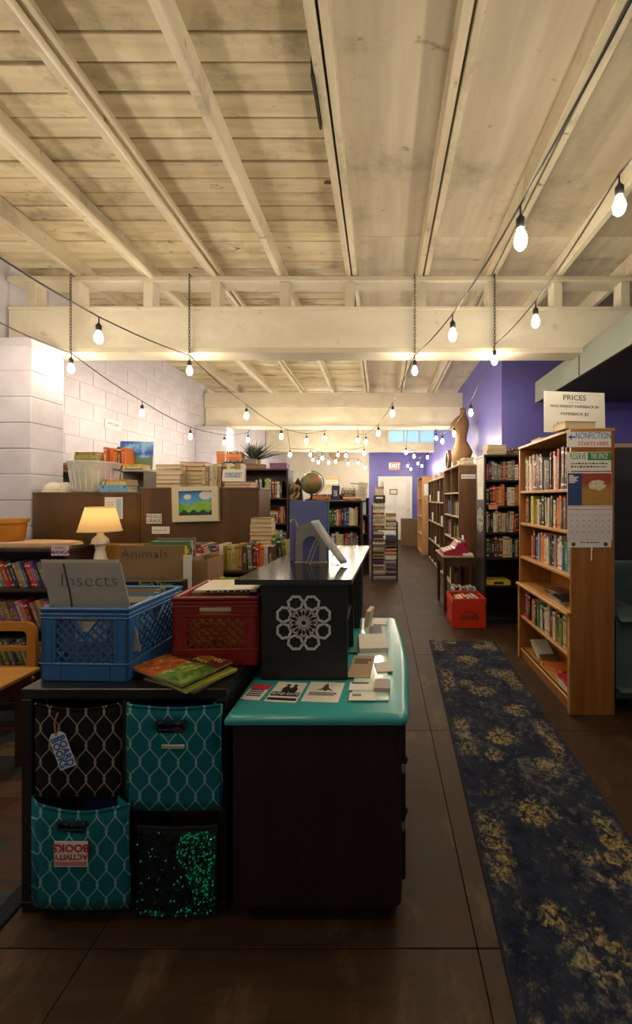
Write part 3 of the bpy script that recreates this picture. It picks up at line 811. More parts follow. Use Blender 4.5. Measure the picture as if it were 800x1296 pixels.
bo = fabric_bin('fabric_bin', 'teal trellis-print fabric bin with an upside-down ACTIVITY BOOKS label', xb(42, 1.30), xb(160, 1.30), .037, zb(1016, 1.32), 1.315, M_TREL2, sag=.022, bulge=.014, slot=(.27, .55, .795, .86), cell=(-1.192, -.893), drop=-.017)
# tag on the black bin
tx, tz = xb(76, 1.33), zb(952, 1.33)
tgo = thing('board_books_tag', 'white hang tag lettered BOARD BOOKS tied to the black bin', 'tag', (tx, 1.339, tz))
tgo.rotation_euler = (0, R(-20), 0)
MB().prism([(-.028, -.062), (.028, -.062), (.028, .05), (.016, .064), (-.016, .064), (-.028, .05)], -.001, .001).build('card', M_WHITE, tgo)
text('BOARD', .034, (.012, -.0016, -.004), (PI / 2, R(90), 0), M_BLUEINK, tgo, off=.001, sx=.95)
text('BOOKS', .034, (-.013, -.0016, -.004), (PI / 2, R(90), 0), M_BLUEINK, tgo, off=.001, sx=.95)
MB().tube([(0, -.001, .056), (.004, -.003, .075), (.012, -.004, .10), (.028, .002, .125)], .003, 6).build('twine', mat('jute_twine', (.28, .19, .09), .9), tgo, True)
lb = thing('activity_books_label', 'white sticker with red upside-down ACTIVITY BOOKS lettering on teal bin', 'label', (xb(88, 1.29), 1.2965, zb(1083, 1.29)))
MB().cbox(-.055, -.001, -.042, .055, .001, .042, .0005).build('card', M_WHITE, lb)
text('ACTIVITY', .026, (0, -.0015, -.008), (PI / 2, PI, 0), M_REDINK, lb, off=.0008)
text('BOOKS', .036, (0, -.0015, .021), (PI / 2, PI, 0), M_REDINK, lb, off=.0012)
MB().box(-.052, -.0015, -.038, .052, -.001, -.024).build('pink_strip', mat('pink_marker', (.6, .2, .22), .7), lb)
# sequinned bin
sq = fabric_bin('sequin_bin', 'black cloth bin covered in green and navy sequins, lowest in the cube shelf', -.822, -.552, .037, .312, 1.334, mat('black_cloth', (.006, .008, .008), .8), sag=.004, bulge=.006, cell=(-.82, -.57), drop=.02)
rs = random.Random(11); sv = [[], []]
qb = [MB(), MB()]
for i in range(46):
    for j in range(46):
        u, v = i / 45, j / 45
        if rs.random() < .15: continue
        x = (u - .5) * .258; z = -.012 + v * .276
        bow = .006 * math.sin(PI * u) * .9
        g = (u > .62 + .1 * math.sin(v * 6)) or v < .06 or rs.random() < .10
        if not g and rs.random() < .45: continue
        if u > .75 and v < .25 and rs.random() < .4: g = False
        c = Vector((x, -.0105 - bow, z)); nrm = Vector((rs.gauss(0, .55), -1, rs.gauss(0, .55))).normalized()
        a = nrm.cross(Vector((0, 0, 1))).normalized(); b_ = nrm.cross(a); rr = .0031
        qb[0 if g else 1].add([c + a * rr * math.cos(k * PI / 3) + b_ * rr * math.sin(k * PI / 3) for k in range(6)], [tuple(range(6))])
mg = mat('green_sequin', (.03, .60, .26), .16, (.05, .75, .5), (60, 60, 60), metal=.9)
mn = mat('navy_sequin', (.003, .009, .014), .2, (.003, .02, .02), (40, 40, 40), metal=.85)
tag(qb[0].build('green_sequins', mg, sq), kind='stuff'); tag(qb[1].build('navy_sequins', mn, sq), kind='stuff')
# books inside the bins
Gb = 'books in the fabric bins'
for k, (bx, bz, yy, col, where, hh) in enumerate(((-.99, .06, 1.45, 'blue', 'teal bin with the activity label', .30), (-1.07, .06, 1.50, 'red', 'teal bin with the activity label', .285), (-.95, .06, 1.54, 'dark red', 'teal bin with the activity label', .29),
                                     (-.70, .41, 1.42, 'purple', 'upper teal bin', .26), (-.66, .41, 1.46, 'navy', 'upper teal bin', .285), (-.67, .045, 1.44, 'brown', 'sequinned bin', .25))):
    book((bx, yy, bz), .2, .015, hh, 0, 0, col, f'{col} picture book standing inside the {where}', Gb, name='picture_book', cat='picture book')

# a second black unit behind, carrying more crates
cb = thing('storage_unit', 'plain black storage unit behind the cube shelf under the crates', 'shelf', ((CXL + CXR) / 2, 1.745, 0))
MB().cbox(-hw, 0, CH - .036, hw, .62, CH, .003).build('top_panel', M_BLACKTOP, cb)
for sx in (-1, 1): MB().cbox(sx * hw, 0, .0, sx * (hw - .036), .62, CH - .036, .003).build('side_panel', M_BLACK, cb)
MB().box(-hw + .036, .006, .03, hw - .036, .02, CH - .036).build('back_panel', M_BLACK, cb)
MB().cbox(-hw + .036, .02, .37, hw - .036, .6, .39, .002).build('shelf', M_BLACK, cb)


# ------------------------------------------------------------------ milk crates
def lattice(b, x0, x1, z0, z1, y0, y1, step, wbar, hole=None):
    """crossing diagonal bars clipped to a rectangle; hole(x, z) leaves bars out"""
    for sgn in (1, -1):
        c0 = (z0 - sgn * x0) if sgn > 0 else (z0 + x0)
        lo, hi = (z0 - x1, z1 - x0) if sgn > 0 else (z0 + x0, z1 + x1)
        c = lo + step * .5
        while c < hi:
            if sgn > 0: xa, xb_ = max(x0, z0 - c), min(x1, z1 - c)
            else: xa, xb_ = max(x0, c - z1), min(x1, c - z0)
            if xb_ - xa > .008:
                n = max(1, int((xb_ - xa) / .012)); run = None
                for k in range(n + 1):
                    xm = xa + (xb_ - xa) * (k + .5) / n if k < n else None
                    ok_ = xm is not None and not (hole and hole(xm, (c + xm) if sgn > 0 else (c - xm)))
                    if ok_ and run is None: run = xa + (xb_ - xa) * k / n
                    if not ok_ and run is not None:
                        e = xa + (xb_ - xa) * k / n
                        za, ze = ((c + run), (c + e)) if sgn > 0 else ((c - run), (c - e))
                        d = Vector((e - run, ze - za)).normalized() * 0 + Vector((-(ze - za), e - run)).normalized() * wbar / 2
                        b.add([(run + d.x, y0, za + d.y), (e + d.x, y0, ze + d.y), (e - d.x, y0, ze - d.y), (run - d.x, y0, za - d.y),
                               (run + d.x, y1, za + d.y), (e + d.x, y1, ze + d.y), (e - d.x, y1, ze - d.y), (run - d.x, y1, za - d.y)],
                              [(0, 1, 2, 3), (7, 6, 5, 4), (0, 4, 5, 1), (2, 6, 7, 3), (1, 5, 6, 2), (3, 7, 4, 0)])
                        run = None
            c += step


def milk_crate(label, loc, yaw, w, d, h, m, handle='slot', panel=False, step=.034):
    o = thing('milk_crate', label, 'crate', loc, yaw)
    t = .011
    b = MB(); hx = w / 2
    b.cbox(-hx + .003, .003, .0, hx - .003, d - .003, .01, .002)                # bottom
    pw = .17 * w
    top = h * .86 if handle == 'v' else h * .70
    bot = h * .235
    for side in range(4):
        L = w if side % 2 == 0 else d
        X = [Matrix.Translation((0, 0, 0)), Matrix.Translation((hx, d / 2, 0)) @ Matrix.Rotation(PI / 2, 4, 'Z'),
             Matrix.Translation((0, d, 0)) @ Matrix.Rotation(PI, 4, 'Z'), Matrix.Translation((-hx, d / 2, 0)) @ Matrix.Rotation(-PI / 2, 4, 'Z')][side]
        b.X = X; l = L / 2
        b.cbox(-l, 0, 0, l, t, bot, .003); b.cbox(-l, 0, bot, -l + pw, t, top, .003); b.cbox(l - pw, 0, bot, l, t, top, .003)
        if handle == 'v' or panel:
            b.cbox(-l, 0, top, l, t, h - .012, .003)
        else:                                                             # hand hole in a deep upper band
            hh = .062 * w / .33
            z0, z1 = h * .755, h * .865
            b.cbox(-l, 0, top, l, t, z0, .003); b.cbox(-l, 0, z1, l, t, h - .012, .003)
            b.cbox(-l, 0, z0, -hh, t, z1, .003); b.cbox(hh, 0, z0, l, t, z1, .003)
        for k in range(3): b.cbox(-l - .002, -.003, h - .012 - k * .014, l + .002, t, h - .012 - k * .014 + .006, .002)   # ribs below the rim
        b.cbox(-l - .003, -.004, h - .012, l + .003, t + .003, h, .003)
        b.cbox(-l - .001, -.002, bot - .004, l + .001, t, bot + .004, .002)
        for sx in (-1, 1):                                                # corner ribs
            for q in (.25, .75):
                x = sx * (l - pw * q); b.cbox(x - .002, -.002, bot, x + .002, t, h - .05, .001)
            b.cbox(sx * (l - pw * 1.3), -.003, .01, sx * (l - pw * 1.3) + .004, t, bot, .001)
    b.X = None
    b.build('crate_shell', m, o)
    for side in range(4):
        L = w if side % 2 == 0 else d; l = L / 2
        X = [Matrix.Translation((0, 0, 0)), Matrix.Translation((hx, d / 2, 0)) @ Matrix.Rotation(PI / 2, 4, 'Z'),
             Matrix.Translation((0, d, 0)) @ Matrix.Rotation(PI, 4, 'Z'), Matrix.Translation((-hx, d / 2, 0)) @ Matrix.Rotation(-PI / 2, 4, 'Z')][side]
        g = MB(); g.X = X
        if panel: g.cbox(-l + pw, .002, bot, l - pw, t - .002, top, .002)
        else:
            vw, vh = L * .17, (top - bot) * .42
            hole = (lambda x, z: handle == 'v' and z > top - vh and abs(x) < vw * (z - (top - vh)) / vh)
            lattice(g, -l + pw, l - pw, bot, top, .002, t - .002, step, .0055, hole)
            if handle == 'v':
                g.tube([(-vw, t / 2, top), (0, t / 2, top - vh), (vw, t / 2, top)], .005, 6)
        tag(g.build('lattice', m, o), kind='stuff')
    return o


bc = milk_crate('blue plastic milk crate with an Insects board, on the black cube shelf', (-1.055, 1.405, CH), R(-1.5), .318, .36, .262, M_CBLUE, 'v')
rc = milk_crate('dark red plastic milk crate of picture books on the black shelf', (-.645, 1.535, CH), R(2), .328, .36, .268, M_CRED, 'slot')
# contents of the blue crate: picture books facing front
Gc = 'picture books filed in the blue crate'
for k in range(9):
    col = ['white', 'yellow', 'blue', 'cream', 'brown', 'white', 'light blue', 'tan', 'grey'][k]
    book((-1.05 + rnd.uniform(-.015, .015), 1.456 + k * .031, CH + .012), .235, .014, (.20, .20, .19, .21, .22, .235, .245, .25, .25)[k] , R(-1.5), 0, col,
         f'{col} picture book filed in the blue crate, {ordinal(k)} from the front', Gc, name='picture_book', cat='picture book', rx=R(-4))
ca = MB().cbox(-.06, 0, 0, .06, .003, .07, .001).build('paper_card', M_PAPER, None, loc=(-1.045, 1.423, CH + .135), rot=(R(-4), 0, R(-1.5)))
tag(ca, 'white paper card tucked behind the blue crate lattice', 'card')
ib = thing('insects_board', 'grey cardboard divider lettered Insects standing in the blue crate', 'sign', (-1.012, 1.427, CH + .10))
ib.rotation_euler = (R(-7), 0, 0)
SHX = -.32
MB().prism([(-.145, 0), (.145, 0), (.145 + SHX * .315, .315), (-.145 + SHX * .315, .315)], 0, .004).build('board', M_GREYBOARD, ib)
MB().prism([(-.150, 0), (.138, 0), (.138 + SHX * .327, .327), (-.150 + SHX * .327, .327)], .004, .007).build('backing_board', mat('pale_card', (.42, .37, .31), .8), ib)
text('Insects', .068, (-.062, -.0012, .25), FACE, M_PENCIL, ib, shear=-.1, off=-.0017, sx=1.15)
MB().tube([(-.165, -.001, .312), (-.128, -.0015, .2), (-.098, -.001, .07)], .003, 6, flat=.4).build('ink_stroke', mat('dark_marker', (.02, .018, .035), .7), ib, True)

# contents of the red crate
Gr = 'picture books filed in the dark red crate'
for k in range(8):
    col = ['yellow', 'white', 'tan', 'blue', 'yellow', 'red', 'white', 'lime'][k]
    book((-.645 + (.02 if k % 2 else -.02), 1.572 + k * .036, CH + .012), .235, .015, (.19, .235, .25, .24, .255, .24, .265, .275)[k], R(2), 0, col,
         f'{col} picture book filed in the dark red crate, {ordinal(k)} from the front', Gr, name='picture_book', cat='picture book')
wb = thing('picture_book', 'white picture book lying with black lettering across the red crate top', 'picture book', (-.63, 1.60, CH + .27), R(3))
MB().cbox(-.125, 0, 0, .125, .2, .012, .002).build('cover', mat('white_glossy_cover', (.66, .6, .48), .35), wb)
scribble(wb, -.075, .11, -.0005, .002, .008, 1, M_INK, seed=12, step=.016)

# cardboard sign and crates behind
ab = thing('animals_board', 'brown cardboard divider lettered Animals standing behind the blue crate', 'sign', (-1.175, 2.03, CH + .005))
MB().cbox(-.165, 0, 0, .165, .006, .405, .001).build('board', M_KRAFT, ab)
text('Animals', .07, (-.04, -.0012, .36), FACE, M_PENCIL, ab, off=-.0017, sx=1.1)
bx = milk_crate('grey crate of animal books behind the blue crate', (-1.165, 2.04, CH), 0, .27, .28, .25, mat('grey_plastic', (.06, .065, .07), .5), 'slot')
Gn = 'picture books in the grey crate'
for k in range(6):
    col = ['black', 'white', 'yellow', 'green', 'cream', 'grey'][k]
    book((-1.165, 2.075 + k * .034, CH + .012), .215, .015, (.29, .28, .38, .40, .40, .415)[k], 0, 0, col, f'{col} picture book in the grey crate, {ordinal(k)} from the front', Gn, name='picture_book', cat='picture book')
bt_ = thing('picture_book', 'black picture book with Beach Things in yellow on its spine', 'picture book', (-1.075, 1.835, CH + .001))
MB().cbox(-.15, 0, 0, .15, .06, .266, .002).build('cover', mat('black_glossy_cover', (.012, .012, .01), .35), bt_)
text('Beach Things', .030, (.03, -.001, .25), FACE, mat('yellow_ink', (.5, .45, .05), .6), bt_)
kb = thing('cardboard_box', 'open brown cardboard box beside the Animals board', 'box', (-.962, 2.06, CH + .001))
MB().cbox(-.05, 0, 0, .06, .004, .33, .001).build('front_wall', M_KRAFT, kb); MB().cbox(-.05, .2, 0, .06, .204, .33, .001).build('back_wall', M_KRAFT, kb)
for sx in (-.05, .056): MB().cbox(sx, .004, 0, sx + .004, .2, .33, .001).build('side_wall', M_KRAFT, kb)
MB().box(-.046, .004, 0, .056, .2, .004).build('box_floor', M_KRAFT, kb)
wf = MB().cbox(-.022, 0, 0, .022, .003, .36, .001).build('paper_card', M_PAPER, None, loc=(-.985, 2.012, CH + .002))
tag(wf, 'white card standing between the Animals board and the cardboard box', 'card')
tc_ = thing('cardboard_carton', 'tall brown carton behind the Animals board carrying a small pile', 'box', (-1.22, 2.40, .001))
MB().cbox(-.15, 0, 0, .15, .22, 1.06, .003).build('box_body', M_KRAFT, tc_); MB().box(-.02, -.001, .80, .02, 0, 1.06).build('packing_tape', mat('tan_tape', (.42, .29, .14), .4), tc_)
stack((-1.22, 2.50, 1.063), .1, 4, (.012, .02), (.17, .23), KIDS, 'small pile on the tall carton', 'picture books piled on the tall carton', name='picture_book', cat='picture book', order=['white', 'red', 'pink', 'brown'], jit=.12)

# big picture books lying in front of the red crate
def jungle_mat():
    m, nt, b = new_mat('painted_jungle_cover')
    sp = nt.nodes.new('ShaderNodeSeparateXYZ'); nt.links.new(coords(nt), sp.inputs[0])
    n = noise(nt, coords(nt, (26, 26, 26)), 1, 4); n2 = noise(nt, coords(nt, (45, 45, 45)), 1, 4)
    u = mathn(nt, 'ADD', sp.outputs[0], mathn(nt, 'MULTIPLY', mathn(nt, 'SUBTRACT', n, .5), .09))
    c = mixc(nt, ramp(nt, n2, .4, .6), (.42, .06, .01), (.62, .24, .02))
    g = mixc(nt, ramp(nt, n2, .4, .6), (.03, .13, .015), (.22, .34, .04))
    c = mixc(nt, mathn(nt, 'GREATER_THAN', u, .0), c, g)
    c = mixc(nt, mathn(nt, 'GREATER_THAN', n2, .63), c, (.62, .5, .3))
    c = mixc(nt, mathn(nt, 'GREATER_THAN', mathn(nt, 'ADD', sp.outputs[1], mathn(nt, 'MULTIPLY', n, .05)), .055), c, (.10, .022, .012))
    nt.links.new(c, b.inputs['Base Color']); b.inputs['Roughness'].default_value = .3; return m


def flat_picture_book(label, loc, rz, w, d, t_, cm, title=None):
    o = thing('picture_book', label, 'picture book', loc, rz, 'picture books lying before the red crate')
    MB().cbox(-w / 2, -d / 2, t_ - .002, w / 2, d / 2, t_, .0006).build('front_cover', cm, o)
    MB().cbox(-w / 2, -d / 2, 0, w / 2, d / 2, .002, .0006).build('back_cover', cm, o)
    MB().box(-w / 2 + .004, -d / 2 + .004, .002, w / 2 - .004, d / 2 - .004, t_ - .002).build('page_block', PAGES, o)
    MB().cbox(-w / 2 - .001, -d / 2, 0, -w / 2 + .003, d / 2, t_, .0006).build('spine', cm, o)
    if title:
        for k, s_ in enumerate(title): text(s_, .034, (.03, d / 2 - .026 - k * .029, t_ + .0005), (0, 0, 0), mat('yellow_title', (.62, .40, .04), .5), o, sx=.95)
    return o


zc = CH + .001
fb = lambda i, c: mat('cover_tint_%d' % i, c, .4, tuple(x * .7 for x in c), (20, 20, 20))
flat_picture_book('grey picture book at the bottom of the loose pile before the red crate', (-.695, 1.455, zc), R(-24), .25, .2, .008, fb(1, (.16, .15, .14)))
flat_picture_book('yellow-green picture book sticking out under the jungle picture book', (-.70, 1.452, zc + .009), R(-32), .27, .20, .009, fb(2, (.42, .44, .05)))
flat_picture_book('brown picture book edge showing under the jungle picture book', (-.735, 1.47, zc + .019), R(-26), .25, .2, .008, fb(3, (.13, .07, .04)))
flat_picture_book('orange and green jungle picture book titled CHRISTMAS MAN on the loose pile', (-.73, 1.462, zc + .029), R(-28), .285, .215, .010, jungle_mat(), ('CHRISTMAS', 'MAN'))

# ------------------------------------------------------------------ turquoise-topped dresser
DX0, DX1, DY0, DY1, DH = -.513, .092, 1.29, 2.38, .705
ds = thing('dresser', 'dark mahogany dresser with a glossy turquoise painted top', 'dresser', (0, 0, 0))
dsx = Vector(((DX0 + DX1) / 2, (DY0 + DY1) / 2, 0)); ds.location = dsx
hx, hy = (DX1 - DX0) / 2, (DY1 - DY0) / 2
def dres_outline(e):
    o_ = [(-hx + e, -hy + e)]
    x1 = hx - e
    for k in range(6):                                          # rounded near corner on the aisle side
        a = -PI / 2 + k * PI / 10; o_.append((x1 - .028 + .028 * math.cos(a), -hy + e + .028 + .028 * math.sin(a)))
    for k in range(9):                                          # gently bowed front
        s_ = k / 8; o_.append((x1 + .028 * math.sin(PI * s_), -hy + e + .028 + (2 * hy - 2 * e - .056) * s_))
    for k in range(6):
        a = k * PI / 10; o_.append((x1 - .028 + .028 * math.cos(a), hy - e - .028 + .028 * math.sin(a)))
    o_.append((-hx + e, hy - e)); return o_
b = MB(); prof = [(.014, DH - .036), (.003, DH - .030), (0, DH - .018), (.004, DH - .008), (.016, DH - .002), (.03, DH)]
rings = [[(x, y_, z_) for x, y_ in dres_outline(e)] for e, z_ in prof]
n = len(rings[0]); vs = [p for r_ in rings for p in r_]
fs = [(i * n + j, i * n + (j + 1) % n, (i + 1) * n + (j + 1) % n, (i + 1) * n + j) for i in range(len(rings) - 1) for j in range(n)]
fs += [tuple(range(n))[::-1], tuple(range((len(rings) - 1) * n, len(rings) * n))]
b.add(vs, fs); b.build('painted_top', M_TEALTOP, ds, True)
o_ = dres_outline(.022); MB().prism(o_, .06, DH - .034, 'z').build('carcass', M_DRESS, ds)
for k, z_ in enumerate((.10, .30, .50)):
    dr_ = MB().cbox(hx - .03, -hy + .07, z_, hx - .006, hy - .07, z_ + .175, .006).build('drawer', M_DRESS, ds)
    for yy in (-.28, .28): MB().lathe([(.0, 0), (.014, .004), (.016, .014), (.0, .022)], (0, 0, 0), 10).build('knob', M_DKMETAL, dr_, True, (hx - .006, yy, z_ + .09), (0, PI / 2, 0))
for sx in (-1, 1):
    for sy in (-1, 1): MB().lathe([(.018, 0), (.024, .03), (.03, .06)], (sx * (hx - .07), sy * (hy - .07), 0), 10).build('foot', M_DRESS, ds, True)
g_ = mat('pale_mint_reflection', (.52, .66, .58), .12)  # pale colour stands in for the white reflection on the turquoise top
gl = MB().cbox(-.105, 1.385, DH + .001, .028, 2.33, DH + .006, .001).build('reflection_sheet', g_); tag(gl, 'pale mint sheet coloured as a white reflection on the turquoise dresser top', 'reflection sheet')

# black hutch on the dresser: two cabinets under one long board
hu = thing('hutch', 'black wooden hutch with a long flat top standing on the turquoise dresser', 'hutch', (0, 0, DH + .002))
HX0, HX1, HY0 = -.468, -.130, 1.545
zt = 1.42 - 104 * 1.53 / F - DH                                  # top board height above the dresser
MB().cbox(HX0, HY0, 0, HX1, HY0 + .018, zt - .02, .002).build('end_panel', M_BLACK, hu)
MB().cbox(HX0, HY0 + .33, 0, HX1, HY0 + .348, zt - .02, .002).build('end_panel', M_BLACK, hu)
MB().cbox(HX0, HY0 + .018, 0, HX0 + .016, HY0 + .33, zt - .02, .002).build('back_panel', M_BLACK, hu)
MB().cbox(HX0 + .016, HY0 + .018, .19, HX1 - .01, HY0 + .33, .206, .002).build('shelf', M_BLACK, hu)
MB().cbox(HX0, 2.16, 0, -.112, 2.178, zt - .02, .002).build('end_panel', M_BLACK, hu)
MB().cbox(HX0, 2.45 - .12, 0, -.112, 2.348, zt - .02, .002).build('end_panel', M_BLACK, hu)
MB().cbox(HX0, 2.178, 0, HX0 + .016, 2.33, zt - .02, .002).build('back_panel', M_BLACK, hu)
tb = MB(); tb.prism([(-.565, 1.525), (-.112, 1.525), (-.070, 2.62), (-.50, 2.62)], zt - .02, zt, 'z')
tb.build('top_board', mat('black_gloss_laminate', (.016, .015, .015), .15, (.022, .02, .02), (3, 14, 3)), hu)
HT = DH + .002 + zt

# white lace medallion
me_ = thing('lace_medallion', 'round white lattice medallion on the black hutch end panel', 'ornament', (at(384.5, 788, HY0).x, HY0 - .0008, at(384.5, 788, HY0).z))
M_LACE = mat('white_cut_card', (.56, .56, .55), .8)
Rm = .113
b = MB()
def ribbon(pts, wd):
    cx_ = sum(p[0] for p in pts) / len(pts); cz_ = sum(p[1] for p in pts) / len(pts)
    def off(d_): return [(p[0] + (p[0] - cx_) / math.hypot(p[0] - cx_, p[1] - cz_) * d_, p[1] + (p[1] - cz_) / math.hypot(p[0] - cx_, p[1] - cz_) * d_) for p in pts]
    b.ring(off(wd), off(-wd), -.0035, 0)
N8 = 8
for k in range(N8):
    a = 2 * PI * (k + .5) / N8; cx, cz = Rm * .735 * math.cos(a), Rm * .735 * math.sin(a); pts = []
    for j in range(14):
        q = 2 * PI * j / 14; rr = Rm * (.25 + .018 * math.cos(7 * q))
        ex, ez = rr * math.cos(q) * .92, rr * math.sin(q) * 1.02
        pts.append((cx + ex * math.cos(a) - ez * math.sin(a), cz + ex * math.sin(a) + ez * math.cos(a)))
    ribbon(pts, .0048)
for k in range(16):
    a = 2 * PI * k / 16; L0, L1, wd = (.12, .50, .075) if k % 2 else (.14, .47, .06)
    P_ = lambda r_, o2: (Rm * (r_ * math.cos(a) - o2 * math.sin(a)), Rm * (r_ * math.sin(a) + o2 * math.cos(a)))
    ribbon([P_(L0, 0), P_((L0 + L1) * .55, wd), P_(L1 * .93, wd * .8), P_(L1, 0), P_(L1 * .93, -wd * .8), P_((L0 + L1) * .55, -wd)], .0024)
b.build('lattice_rosette', M_LACE, me_)
MB().ring([(Rm * .13 * math.cos(i * PI / 8), Rm * .13 * math.sin(i * PI / 8)) for i in range(16)], [(Rm * .085 * math.cos(i * PI / 8), Rm * .085 * math.sin(i * PI / 8)) for i in range(16)], -.003, 0).build('centre_ring', M_LACE, me_)

# papers on the dresser
def flat_paper(name, label, cat, x0, x1, y0, y1, rz=0, m=M_PAPER, t_=.0012, z=DH + .0005, group='papers on the turquoise dresser'):
    o = thing(name, label, cat, ((x0 + x1) / 2, (y0 + y1) / 2, z), rz, group); w, h = (x1 - x0) / 2, (y1 - y0) / 2
    MB().box(-w, -h, 0, w, h, t_).build('sheet', m, o); return o, w, h
def dpx(px, py, z=DH): Y = F * (EYE - z) / (py - CY); return ((px - CX) * Y / F, Y)
def print_bars(o, x0, x1, y, n, h, m, z=.0014, seed=1):
    r = random.Random(seed); b = MB()
    for k in range(n): b.box(x0, y - k * h * 1.8, z, x1 * r.uniform(.6, 1) if x1 > 0 else x1, y - k * h * 1.8 + h, z + .0003)
    return tag(b.build('small_print', m, o), kind='stuff')
def slot_paper(px0, px1, pyn, pyf):
    (a, yn), (b_, _) = dpx(px0, pyn), dpx(px1, pyn); yf = dpx(px0, pyf)[1]; return a, b_, yn, yf
a, b_, yn, yf = slot_paper(303, 328, 886, 866)
o, w, h = flat_paper('card', 'small red and white printed card, nearest the left of the dresser top', 'card', a + .008, b_ + .01, yn, yf - .005, R(-8))
MB().box(-w, h * .35, .0012, w, h, .0016).build('red_band', M_REDINK, o); print_bars(o, -w * .8, w * .9, h * .2, 4, .008, M_INK, seed=3)
a, b_, yn, yf = slot_paper(333, 376, 889, 864)
o, w, h = flat_paper('flyer', 'white flyer with a black couple silhouette and BLIND DATE lettering', 'flyer', a + .008, b_ + .004, yn, yf, R(-6))
MB().box(-w * .92, -h * .45, .0012, w * .92, -h * .05, .0015).build('black_band', M_INK, o)
text('BLIND DATE', .022, (0, -h * .24, .0018), (0, 0, 0), M_PAPER, o, sx=.8)
for sx in (-1, 1):
    q = MB(); x = sx * .014 + .006
    q.prism([(x - .013, -h * .05), (x - .015, h * .3), (x - .008, h * .5), (x + .008, h * .5), (x + .015, h * .3), (x + .013, -h * .05)], .0012, .0016, 'z')
    q.prism([(x + .0085 * math.cos(i * PI / 5), h * .64 + .0095 * math.sin(i * PI / 5)) for i in range(10)], .0012, .0016, 'z')
    tag(q.build('figure_print', M_INK, o), kind='stuff')
MB().box(-w * .92, -h * .85, .0012, w * .92, -h * .62, .0015).build('black_strip', M_INK, o)
a, b_, yn, yf = slot_paper(380, 430, 889, 864)
o, w, h = flat_paper('flyer', 'white flyer with a small black bird drawing, beside the couple flyer', 'flyer', a + .006, b_, yn, yf, R(-4))
q = MB().prism([(-.03, h * .15), (-.012, h * .3), (-.004, h * .75), (.008, h * .78), (.012, h * .4), (.034, h * .1), (.012, h * .18), (.004, h * .02), (-.006, h * .18)], .0012, .0016, 'z'); q.build('bird_print', M_GREYINK, o)
print_bars(o, -w * .8, w * .8, -h * .15, 3, .005, M_GREYINK, seed=6)
for k, (px0, px1, pyn, pyf, lab, cat, m, rz) in enumerate((
        (440, 475, 889, 879, 'long white ticket on the pale sheet, nearest the front edge', 'ticket', M_PAPER, 0),
        (440, 474, 876, 866, 'long white ticket with a scrawl, second from the front edge', 'ticket', M_PAPER, 0),
        (440, 471, 860, 832, 'tan printed card lying beside the black hutch', 'card', mat('tan_card', (.40, .28, .17), .8), R(-4)),
        (439, 456, 828, 809, 'green card under the edge of the black hutch', 'card', mat('green_card', (.02, .16, .12), .7), 0))):
    a, b_, yn, yf = slot_paper(px0, px1, pyn, pyf)
    lift = .0065 if k in (0, 1) else .007
    o, w, h = flat_paper(cat, lab, cat, a + .004, b_, yn, yf, rz, m, z=DH + lift)
    if k in (1, 2): print_bars(o, -w * .8, w * .8, h * .6, 4 if k == 2 else 1, .008 if k == 2 else .012, M_INK, seed=k)
    if k == 0: print_bars(o, -w * .8, -w * .1, h * .4, 2, .006, M_GREYINK, seed=9)
for k, (px0, px1, pyn, pyf, th, lab, cat, m) in enumerate((
        (474, 494, 878, 866, .014, 'grey notepad stacked at the aisle edge of the pale sheet', 'notepad', mat('grey_paper', (.42, .38, .35), .8)),
        (475, 496, 853, 841, .004, 'torn cream paper slip near the middle of the pale sheet', 'paper slip', M_PAPER),
        (453, 490, 827, 808, .018, 'thick stack of white leaflets on the pale sheet', 'leaflet stack', M_PAPER),
        (468, 483, 806, 796, .010, 'small grey-blue notebook on the pale sheet behind the leaflets', 'notebook', mat('slate_cover', (.10, .10, .14), .6)),
        (474, 490, 793, 785, .006, 'white card at the far end of the pale sheet', 'card', M_PAPER))):
    a, b_, yn, yf = slot_paper(px0, px1, pyn, pyf)
    flat_paper(cat.replace(' ', '_'), lab, cat, a, b_, yn, yf, R((-3, 9, 4, 2, -5)[k]), m, th, DH + .0065)
o = MB().cbox(-.012, 0, 0, .012, .1, .09, .002).build('cream_box', mat('cream_card', (.62, .5, .34), .7), None, loc=(-.082, 2.16, DH + .0065), rot=(0, .15, R(-12)))
tag(o, 'small cream box standing against the far hutch cabinet', 'box')

# blue album, arch bookend, curled print on a wire easel
YB = F * (EYE - HT) / (711 - CY)
def Pb(px, py, Y=None): return at(px, py, Y or YB)
al = thing('blue_album', 'large blue album standing upright on the black hutch top', 'album', (Pb(390, 711).x, YB + .012, HT + .0005), R(3))
aw, ah = .093, .30
MB().cbox(-aw, 0, 0, aw, .008, ah, .002).build('front_cover', mat('blue_cloth', (.14, .165, .40), .75, (.125, .15, .37), (60, 60, 60)), al)
MB().cbox(-aw, .032, 0, aw, .040, ah, .002).build('back_cover', mat('teal_cloth', (.03, .17, .2), .75), al)
MB().box(-aw + .006, .008, .004, aw - .006, .032, ah - .005).build('page_block', PAGES, al)
MB().cbox(aw - .002, 0, 0, aw + .006, .04, ah, .002).build('spine', mat('teal_cloth', (.03, .17, .2), .75), al)
ar = thing('arch_bookend', 'grey arched metal bookend standing before the blue album', 'bookend', (Pb(394, 711).x, YB - .012, HT + .0005), R(3))
oo, ii = [], []
for k in range(17):
    a = PI * k / 16; oo.append((.074 * math.cos(a), .125 + .070 * math.sin(a) ** .6 if 0 < k < 16 else .10)); ii.append((.041 * math.cos(a), .075 + .052 * math.sin(a)))
oo = [(.074, 0)] + oo + [(-.074, 0)]; ii = [(.041, 0)] + ii + [(-.041, 0)]
b = MB(); n = len(oo)
vs = [(u, w_, v) for w_ in (0, .004) for L in (oo, ii) for u, v in L]
fs = []
